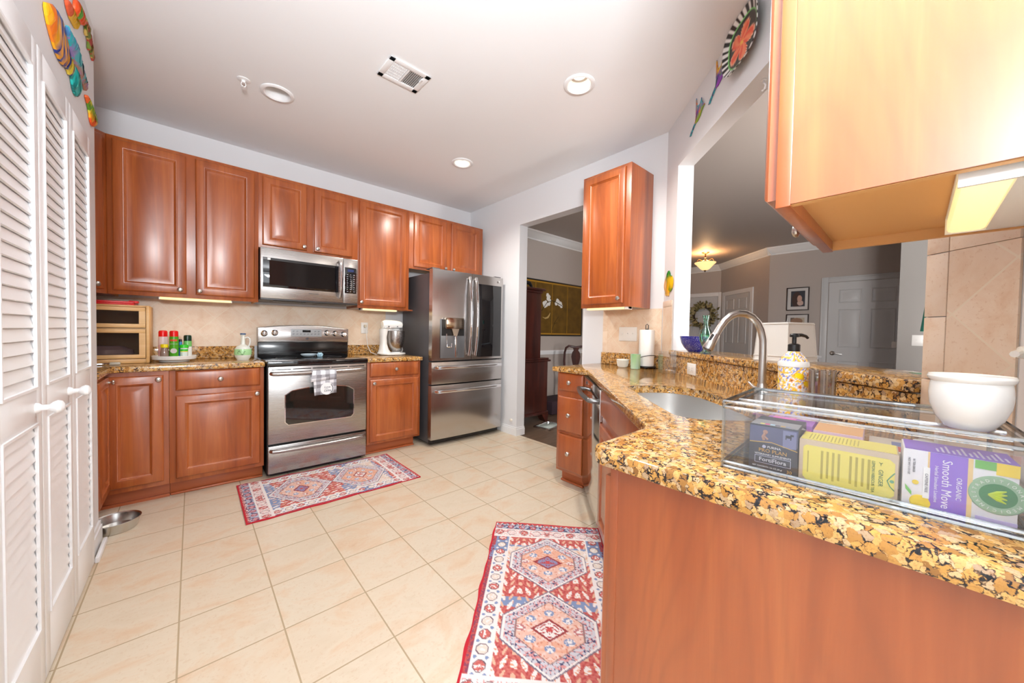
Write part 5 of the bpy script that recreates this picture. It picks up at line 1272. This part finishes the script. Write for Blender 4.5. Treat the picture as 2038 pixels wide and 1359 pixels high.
relief('metal_fish', 'long blue and turquoise painted metal fish above the closet', 'wall decoration', fB, fishB, (WX, 2.345, 2.345), PI/2)
def fishC(c): return lin(20, 176, 170) if noi(c, 70, 5) > -.05 else (lin(10, 110, 110) if noi(c, 50, 2) > -.2 else lin(90, 220, 200))
fC = smooth([(0, 0), (.03, .045), (.075, .06), (.13, .04), (.16, .0), (.13, -.05), (.075, -.065), (.03, -.05)], 1)
relief('metal_shell', 'speckled teal painted metal fish, lowest of the group above the closet', 'wall decoration', fC, fishC, (WX, 2.40, 2.243), PI/2)
bpy.data.objects['metal_shell'].name = 'metal_fish.002'
def geck(c): return lin(110, 130, 50) if noi(c, 60, 1) > .1 else (lin(170, 60, 50) if noi(c, 45, 4) > -.1 else lin(206, 170, 90))
gk = [(0, .06), (.02, .065), (.05, .05), (.06, .075), (.075, .07), (.07, .045), (.11, .03), (.125, .055), (.14, .05), (.13, .02), (.17, .0), (.21, -.03), (.20, -.045), (.15, -.025), (.12, -.015), (.105, -.045), (.09, -.04), (.095, -.005), (.06, .012), (.04, -.012), (.028, -.005), (.038, .025), (.01, .035)]
relief('metal_gecko', 'small green and red painted metal gecko above the closet near the corner', 'wall decoration', gk, geck, (WX, 2.665, 2.58), PI/2, cuts=3)
def parr(c):
    if c.x < .05: return lin(250, 110, 40)
    if c.z < -.015: return lin(250, 170, 30) if noi(c, 30) > 0 else lin(240, 90, 30)
    return lin(90, 150, 40) if noi(c, 50, 2) > -.2 else lin(226, 206, 70)
pp = smooth([(0, .03), (.04, .05), (.10, .045), (.16, .04), (.22, .02), (.255, -.005), (.22, -.025), (.16, -.055), (.11, -.045), (.09, -.01), (.05, .015)], 1)
relief('metal_parrot', 'green and orange painted metal parrot at the corner above the closet', 'wall decoration', pp, parr, (WX, 2.68, 2.245), PI/2)
relief('metal_fish', 'small yellow painted metal fish cut by the top edge above the closet', 'wall decoration', smooth([(0, 0), (.06, .035), (.14, .03), (.2, .05), (.2, -.01), (.13, -.02), (.06, -.03)]), lambda c: lin(244, 190, 40) if c.x > .07 else lin(220, 90, 50), (WX, 2.325, 2.49), PI/2)
relief('metal_frog', 'orange, red and green painted metal frog cut by the top edge above the closet', 'wall decoration', smooth([(0, -.02), (.04, .03), (.10, .05), (.17, .05), (.2, .01), (.15, -.02), (.09, -.03), (.04, -.05)]), lambda c: lin(250, 90, 30) if noi(c, 22, 3) > -.1 else lin(100, 190, 60), (WX, 2.47, 2.585), PI/2)
RZA = -PI*3/4
# hibiscus plate
b = MB(); N = 120; rr_ = [0, .08, .16, .24, .32, .40, .48, .56, .64, .70, .74, .78, .82, .86, .90, .94, .97, 1.0]
def sq_(a): return (abs(math.cos(a))**3+abs(math.sin(a))**3)**(-1/3)
V = [(0, -.018, 0)]
for r in rr_[1:]:
    for k in range(N):
        a_ = 2*PI*k/N; q_ = sq_(a_)*r; y = -.018 if r < .7 else -.018-.022*((r-.7)/.3)**1.3
        V.append((.150*q_*math.cos(a_), y, .122*q_*math.sin(a_)))
F = [(0, 1+(k+1) % N, 1+k) for k in range(N)]
for j in range(len(rr_)-2):
    for k in range(N): F.append((1+j*N+k, 1+j*N+(k+1) % N, 1+(j+1)*N+(k+1) % N, 1+(j+1)*N+k))
b.add(V, F)
pl = solo('hibiscus_plate', b, VCG, 'square black and white striped plate with orange hibiscus on the pass-through wall', 'plate', (*pa(1.03, -.002), 2.618), RZA)
def platec(c):
    x, z = c.x/.150, c.z/.122; a_ = math.atan2(z, x); r = math.hypot(x, z)/sq_(a_)
    if r > .80: return lin(24, 24, 26) if math.sin(a_*23) > 0 else lin(238, 238, 236)
    if r > .755: return lin(120, 206, 110)
    R_ = math.hypot(x+.05, z+.05); t_ = math.atan2(z+.05, x+.05); ph = ((t_-.5)/(2*PI/5)) % 1
    if R_ < .10: return lin(250, 190, 60)
    pet = .72*(.35+.65*math.sin(PI*ph)**.6)
    if R_ < pet: return mixc(lin(240, 70, 30), lin(250, 140, 90), .5+.5*math.sin(R_*9+t_*7)) if R_ < pet*.93 else lin(250, 190, 160)
    return lin(20, 20, 22)
paint(pl, platec); md = pl.modifiers.new('thick', 'SOLIDIFY'); md.thickness = .004
def hum(c1, c2, c3):
    def f(c):
        if c.z > .045: return lin(110, 60, 170) if noi(c, 70, 1) > .1 else (c3 if noi(c, 60, 6) > -.15 else lin(230, 120, 40))
        if c.x < .085: return lin(40, 170, 180) if math.sin(c.x*240+c.z*90) > -.3 else lin(70, 70, 120)
        return c1 if c.z-.45*(c.x-.1) > .006 else c2
    return f
hbo = [(0, -.045), (.018, -.05), (.045, -.028), (.085, -.004), (.11, -.006), (.145, .008), (.168, .032), (.20, .045), (.202, .049), (.168, .045), (.150, .05), (.138, .046), (.152, .085), (.158, .112), (.136, .085), (.118, .048), (.105, .08), (.088, .15), (.084, .145), (.086, .085), (.088, .04), (.085, .012), (.06, -.002), (.02, -.026)]
relief('metal_hummingbird', 'purple and green painted metal hummingbird beside the hibiscus plate', 'wall decoration', hbo, hum(lin(30, 140, 80), lin(150, 70, 190), lin(240, 200, 50)), (*pa(.652, -.001), 2.588), RZA, .005, .006, 3)
relief('metal_hummingbird', 'green and yellow painted metal hummingbird at the left end of the header wall', 'wall decoration', hbo, hum(lin(226, 110, 40), lin(150, 180, 40), lin(60, 170, 190)), (*pa(.402, -.001), 2.535), RZA, .005, .006, 3)
def mango(c):
    if c.z > .045: return lin(40, 150, 50) if noi(c, 60, 1) > -.15 else lin(20, 90, 40)
    if c.z < -.07: return lin(240, 190, 90)
    if c.x > -.005: return lin(246, 186, 20) if c.z > -.045 or c.x < .03 else lin(110, 140, 30)
    if abs(math.hypot((c.x+.042)/.038, (c.z+.01)/.055)-1) < .13: return lin(120, 150, 40)
    return lin(250, 200, 140) if noi(c, 50, 3) > -.1 else lin(246, 150, 60)
mg = smooth([(-.085, .0), (-.06, .045), (-.03, .06), (-.035, .085), (-.005, .1), (.02, .08), (.03, .055), (.07, .045), (.09, 0), (.07, -.05), (.035, -.068), (.012, -.065), (.015, -.098), (-.02, -.085), (-.055, -.092), (-.045, -.065), (-.075, -.045)], 1)
relief('metal_fruit', 'yellow mango and cut fruit painted wall ornament beside the pass-through', 'wall decoration', mg, mango, (*pa(.106, -.001), 1.565), RZA, .006, .012, 3)

# ------------------------------------------------------------ dining room
o = thing('hutch', 'tall dark mahogany hutch seen end-on through the doorway', 'hutch', (2.90, 3.25, 0))
HD, UD, HW = .66, .50, .69
part('lower_case', MB().box(0, HD-.02, 0, HW, .10, .80, b=.003).box(0, HD, -.01, HW, .10, .14, b=.006), DARKW, o)
for y0 in (.0, HW-.10):
    for x0, x1 in ((.0, .12), (HD-.12, HD)): part('bracket_foot', MB().prism([(x0, 0), (x1, 0), (x1, .10), (x0, .10)] if x0 < .1 else [(x0+.07, 0), (x1-.015, 0), (x1, .10), (x0, .10)], y0-.008, y0+.10, plane='xz'), DARKW, o)
part('top_slab', MB().box(-.0, HD+.02, -.02, HW, .80, .825, b=.006).box(-.0, HD-.01, -.012, HW, .825, .85, b=.008), DARKW, o)
part('upper_case', MB().box(0, UD, .005, HW, .85, 1.69, b=.003), DARKW, o)
part('cornice', MB().box(0, UD+.015, -.01, HW, 1.69, 1.72, b=.006).box(0, UD+.045, -.035, HW, 1.72, 1.75, b=.01), DARKW, o)
for z0, z1, x in ((.16, .78, HD-.02), (.89, 1.66, UD)):
    for k in (0, 1):
        m_ = MB(); m_.X = Matrix.Translation((x, 0, 0)) @ Matrix.Rotation(PI/2, 4, 'Z'); raised(m_, .02+k*.33, .335+k*.33, z0, z1, .018); part('door', m_, DARKW, o)
o = thing('carved_ornament', 'black carved ornament lying on top of the dark hutch', 'ornament', (3.24, 3.36, 1.7505))
part('body', MB().tube([(-.10, 0, .01), (-.07, 0, .05), (-.02, 0, .075), (.04, 0, .07), (.075, 0, .035), (.085, 0, .008)], [.010, .018, .026, .024, .018, .010], 12), BLACK, o)
o = thing('painted_screen', 'gold oriental folding screen picture with white blossoms on the dining room wall', 'picture', (3.59, 3.969, 1.13))
GOLD = NT('gold_leaf'); n_ = GOLD.noise(GOLD.obj(), 8, 4); GOLD.p(Base_Color=GOLD.ramp(n_, [(.3, lin(92, 66, 16)), (.7, lin(118, 86, 26))]), Roughness=.45); SG = GOLD.mat
part('frame', MB().box(0, 1.58, -.022, 0, 0, .022, b=.003).box(0, 1.58, -.022, 0, .863, .885, b=.003).box(0, .022, -.022, 0, .022, .863).box(1.558, 1.58, -.022, 0, .022, .863), BLACK, o)
for k in range(4):
    x0 = .022+k*.384; q = part('panel', MB().box(x0+.0015, x0+.3825, -.016, -.002, .022, .863), SG, o)
    part('panel_border', MB().box(x0+.0015, x0+.3825, -.0175, -.0155, .022, .046).box(x0+.0015, x0+.3825, -.0175, -.0155, .839, .863).box(x0+.0015, x0+.006, -.0175, -.0155, .046, .839).box(x0+.378, x0+.3825, -.0175, -.0155, .046, .839), plain('border_gold', lin(176, 130, 40), .4), q)
b = MB(); random.seed(5)
cl = [(.69, .60), (.64, .535), (.715, .63), (.66, .50), (.60, .52), (.73, .57), (.68, .655), (.89, .535), (.95, .56), (.92, .585), (1.0, .54), (1.02, .50), (.97, .53), (.62, .48), (.715, .52)]
for x, z in cl:
    for k in range(5): a_ = k*2*PI/5+x*9; b.lathe([(0, -.0030), (.018, -.0025), (.020, 0)], (x+.016*math.cos(a_), -.016, z+.016*math.sin(a_)), 10, axis='-y')
part('white_blossoms', b, plain('blossom_white', lin(232, 230, 226), .7), o)
part('branch', MB().tube([(.55, -.0175, .40), (.66, -.0175, .53), (.78, -.0175, .575), (.90, -.0175, .55), (1.05, -.0175, .50)], .006, 6).tube([(.80, -.0175, .10), (.86, -.0175, .22), (.95, -.0175, .32)], .004, 6).tube([(.84, -.0175, .2), (.92, -.0175, .22)], .003, 6), plain('branch_dark', lin(52, 42, 20), .7), o)
part('painted_bird', MB().tube([(.57, -.0175, .30), (.62, -.0175, .285), (.68, -.0175, .30), (.72, -.0175, .335), (.745, -.0175, .375)], [.012, .022, .024, .014, .003], 8, sq=.25), plain('bird_tan', lin(190, 160, 100), .7), o)
o = thing('dining_chair', 'dark wooden dining chair with a vase-shaped back splat in the dining room', 'chair', (4.45, 3.50, 0), math.radians(-51.5))
part('seat', MB().box(-.20, .20, -.02, .40, .43, .48, b=.02), plain('chair_seat', lin(120, 110, 100), .8), o)
for x, y in ((-.17, .37), (.17, .37)): part('leg', MB().tube([(x, y, .44), (x*1.02, y+.01, .30), (x, y-.005, .12), (x*1.05, y+.015, .02), (x*1.05, y+.02, 0)], [.026, .022, .015, .02, .024], 10), DARKW, o)
for x in (-.16, .16): part('leg', MB().tube([(x, .0, .46), (x, -.02, .25), (x, -.06, 0)], [.02, .018, .015], 10), DARKW, o)
bk = [(-.15, .0, .46), (-.165, -.02, .60), (-.175, -.035, .75), (-.17, -.05, .88), (-.15, -.058, .955), (-.11, -.062, .985), (-.06, -.064, .975), (0, -.065, .965), (.06, -.064, .975), (.11, -.062, .985), (.15, -.058, .955), (.17, -.05, .88), (.175, -.035, .75), (.165, -.02, .60), (.15, 0, .46)]
part('back_frame', MB().tube(bk, .017, 10), DARKW, o)
sp_ = [(-.035, .47), (-.05, .56), (-.03, .64), (-.055, .74), (-.07, .82), (-.06, .88), (-.035, .92), (-.05, .97), (.05, .97), (.035, .92), (.06, .88), (.07, .82), (.055, .74), (.03, .64), (.05, .56), (.035, .47)]
sm_ = MB(); sm_.X = Matrix.Translation((0, -.0, 0)) @ Matrix.Rotation(math.radians(8), 4, 'X') @ Matrix.Translation((0, .06, 0)); sm_.prism(sp_, -.008, .008, plane='xz'); part('splat', sm_, DARKW, o)
solo('floor_cushion', MB().box(-.28, .28, -.2, .2, 0, .2, b=.03), plain('cushion_plum', lin(52, 34, 44), .8), 'dark plum low box on the dining room floor beside the hutch', 'box', (4.12, 3.62, -.004))
o = thing('glass_tray', 'flat silver-edged glass tray on the floor at the foot of the hutch', 'tray', (3.36, 3.05, -.0035), math.radians(12))
part('plate', MB().box(-.16, .16, -.11, .11, .006, .014, b=.003), plain('tray_glass', lin(190, 204, 200), .1), o)
part('rim', MB().box(-.17, .17, -.12, -.10, .0, .022, b=.004).box(-.17, .17, .10, .12, 0, .022, b=.004).box(-.17, -.15, -.12, .12, 0, .022, b=.004).box(.15, .17, -.12, .12, 0, .022, b=.004), CHROME, o)
# ------------------------------------------------------------ foyer
o = thing('ceiling_pendant', 'warm glowing glass bowl light hanging from the foyer ceiling', 'ceiling light', (7.2, 2.67, CH-.003))
BRZ = plain('antique_brass', (.22, .13, .06), .35, 1)
part('canopy', MB().lathe([(0, -.03), (.02, -.028), (.055, -.01), (.07, 0)], (0, 0, 0), 32), BRZ, o)
part('stem', MB().tube([(0, 0, -.02), (0, 0, -.16)], .012, 12).lathe([(.0, -.09), (.022, -.1), (.0, -.12)], (0, 0, 0), 16), BRZ, o)
for k in range(3): a_ = k*2*PI/3+.4; part('arm', MB().tube([(0, 0, -.13), (.06*math.cos(a_), .06*math.sin(a_), -.155), (.12*math.cos(a_), .12*math.sin(a_), -.13), (.155*math.cos(a_), .155*math.sin(a_), -.155), (.165*math.cos(a_), .165*math.sin(a_), -.195)], .006, 8), BRZ, o)
part('glass_bowl', MB().lathe([(.182, -.19), (.175, -.205), (.15, -.225), (.115, -.265), (.08, -.305), (.05, -.325), (0, -.33)], (0, 0, 0), 40), plain('amber_glass', (.9, .65, .35), .4, 0, (1, .60, .24), 1.3), o)
part('finial', MB().lathe([(0, -.328), (.022, -.332), (.012, -.35), (.006, -.362), (0, -.368)], (0, 0, 0), 20), BRZ, o)
light('foyer_lamp', 'POINT', (7.2, 2.67, CH-.17), 14, (1, .62, .32), .06)
o = thing('wreath', 'dried leaf wreath hanging on the pale front door', 'wreath', (8.62, 3.20, 1.63), -PI/2)
random.seed(4); b = MB(); f_ = MB(); b2 = MB()
for k in range(300):
    a_ = random.uniform(0, 2*PI); r = random.gauss(.205, .035); x, z = r*math.cos(a_), r*math.sin(a_); ln = random.uniform(.05, .10); d_ = a_+random.uniform(-.9, .9); wl = ln*.22; y = -.03-random.random()*.05
    dx, dz = math.cos(d_), math.sin(d_); t_ = (b, b2)[k % 2]
    t_.add([(x, y, z), (x+dx*ln*.5-dz*wl, y-.012, z+dz*ln*.5+dx*wl), (x+dx*ln, y-.02, z+dz*ln), (x+dx*ln*.5+dz*wl, y-.004, z+dz*ln*.5-dx*wl)], [(0, 1, 2, 3)])
part('green_leaves', b, plain('leaf_olive', lin(104, 98, 58), .8), o); part('pale_leaves', b2, plain('leaf_straw', lin(170, 156, 112), .8), o)
part('twig_ring', MB().tube([(.2*math.cos(k*2*PI/40), -.03, .2*math.sin(k*2*PI/40)) for k in range(40)], .03, 10, closed=True), plain('twigs', lin(60, 46, 36), .9), o)
def photo(label, y0, z0, w_, h, pict):
    o = thing('framed_photo', label, 'framed photo', (7.598, y0, z0), -PI/2); f = .014
    part('frame', MB().box(0, w_, -.022, 0, 0, f, b=.002).box(0, w_, -.022, 0, h-f, h, b=.002).box(0, f, -.022, 0, f, h-f, b=.002).box(w_-f, w_, -.022, 0, f, h-f, b=.002), plain('frame_brown', lin(44, 28, 24), .4), o)
    part('mat_board', MB().box(f, w_-f, -.010, -.004, f, h-f), plain('mat_board', lin(206, 202, 200), .8), o)
    n_ = 40; a0, a1, c0, c1 = .06, w_-.055, .065, h-.06
    V = [(a0+(a1-a0)*i/n_, -.0108, c0+(c1-c0)*j/n_) for j in range(n_+1) for i in range(n_+1)]
    q = part('photograph', MB().add(V, [(j*(n_+1)+i, j*(n_+1)+i+1, (j+1)*(n_+1)+i+1, (j+1)*(n_+1)+i) for j in range(n_) for i in range(n_)]), VCC, o)
    paint(q, lambda c: pict((c.x-a0)/(a1-a0), (c.z-c0)/(c1-c0)))
def ph1(u, v):
    if math.hypot((u-.62)/.17, (v-.50)/.22) < 1: return lin(196, 156, 140)
    if math.hypot((u-.68)/.22, (v-.22)/.16) < 1: return lin(200, 170, 160)
    if math.hypot((u-.42)/.34, (v-.42)/.52) < 1: return lin(58, 34, 28)
    return lin(44, 46, 56)
def ph2(u, v):
    if math.hypot((u-.55)/.12, (v-.62)/.07) < 1: return lin(60, 44, 40)
    if math.hypot((u-.45)/.42, (v-.78)/.20) < 1: return lin(150, 116, 92)
    if math.hypot((u-.55)/.28, (v-.52)/.32) < 1: return lin(206, 178, 158)
    return lin(110, 92, 78) if u < .3 else lin(190, 176, 156)
photo('upper dark-framed photo on the grey wall beside the panelled door', 1.487, 1.632, .303, .385, ph1)
photo('lower dark-framed photo on the grey wall behind the white lampshade', 1.483, 1.192, .303, .378, ph2)
o = thing('side_table', 'small round brown table beyond the end of the bar ledge', 'table', (4.15, -.245, -.004))
part('tabletop', MB().lathe([(0, .90), (.24, .90), (.255, .91), (.26, .925), (.25, .938), (0, .938)], (0, 0, 0), 48), DARKW, o)
part('pedestal', MB().lathe([(.17, 0), (.17, .03), (.04, .06), (.03, .3), (.045, .5), (.03, .7), (.05, .88), (.1, .90)], (0, 0, 0), 28), DARKW, o)
o = thing('table_lamp', 'table lamp with green shade beyond the tiled wall end', 'lamp', (4.08, -.155, .9345))
part('base', MB().lathe([(0, 0), (.06, 0), (.06, .012), (.02, .03), (.03, .10), (.03, .14), (.012, .2), (.008, .30), (0, .3)], (0, 0, 0), 28), BRZ, o)
part('shade', MB().lathe([(.135, .305), (.118, .485), (.115, .485), (.132, .305)], (0, 0, 0), 40), plain('green_shade', lin(26, 96, 84), .8, 0, (.05, .4, .28), .12), o)
light('table_lamp_bulb', 'POINT', (4.08, -.155, 1.33), 5, (1, .78, .5), .03)
outlet('white double switch plate on the light wall under the green lamp', (5.728, -.031, 1.168), -PI/2, .118, .116, 2, 'switch_plate')
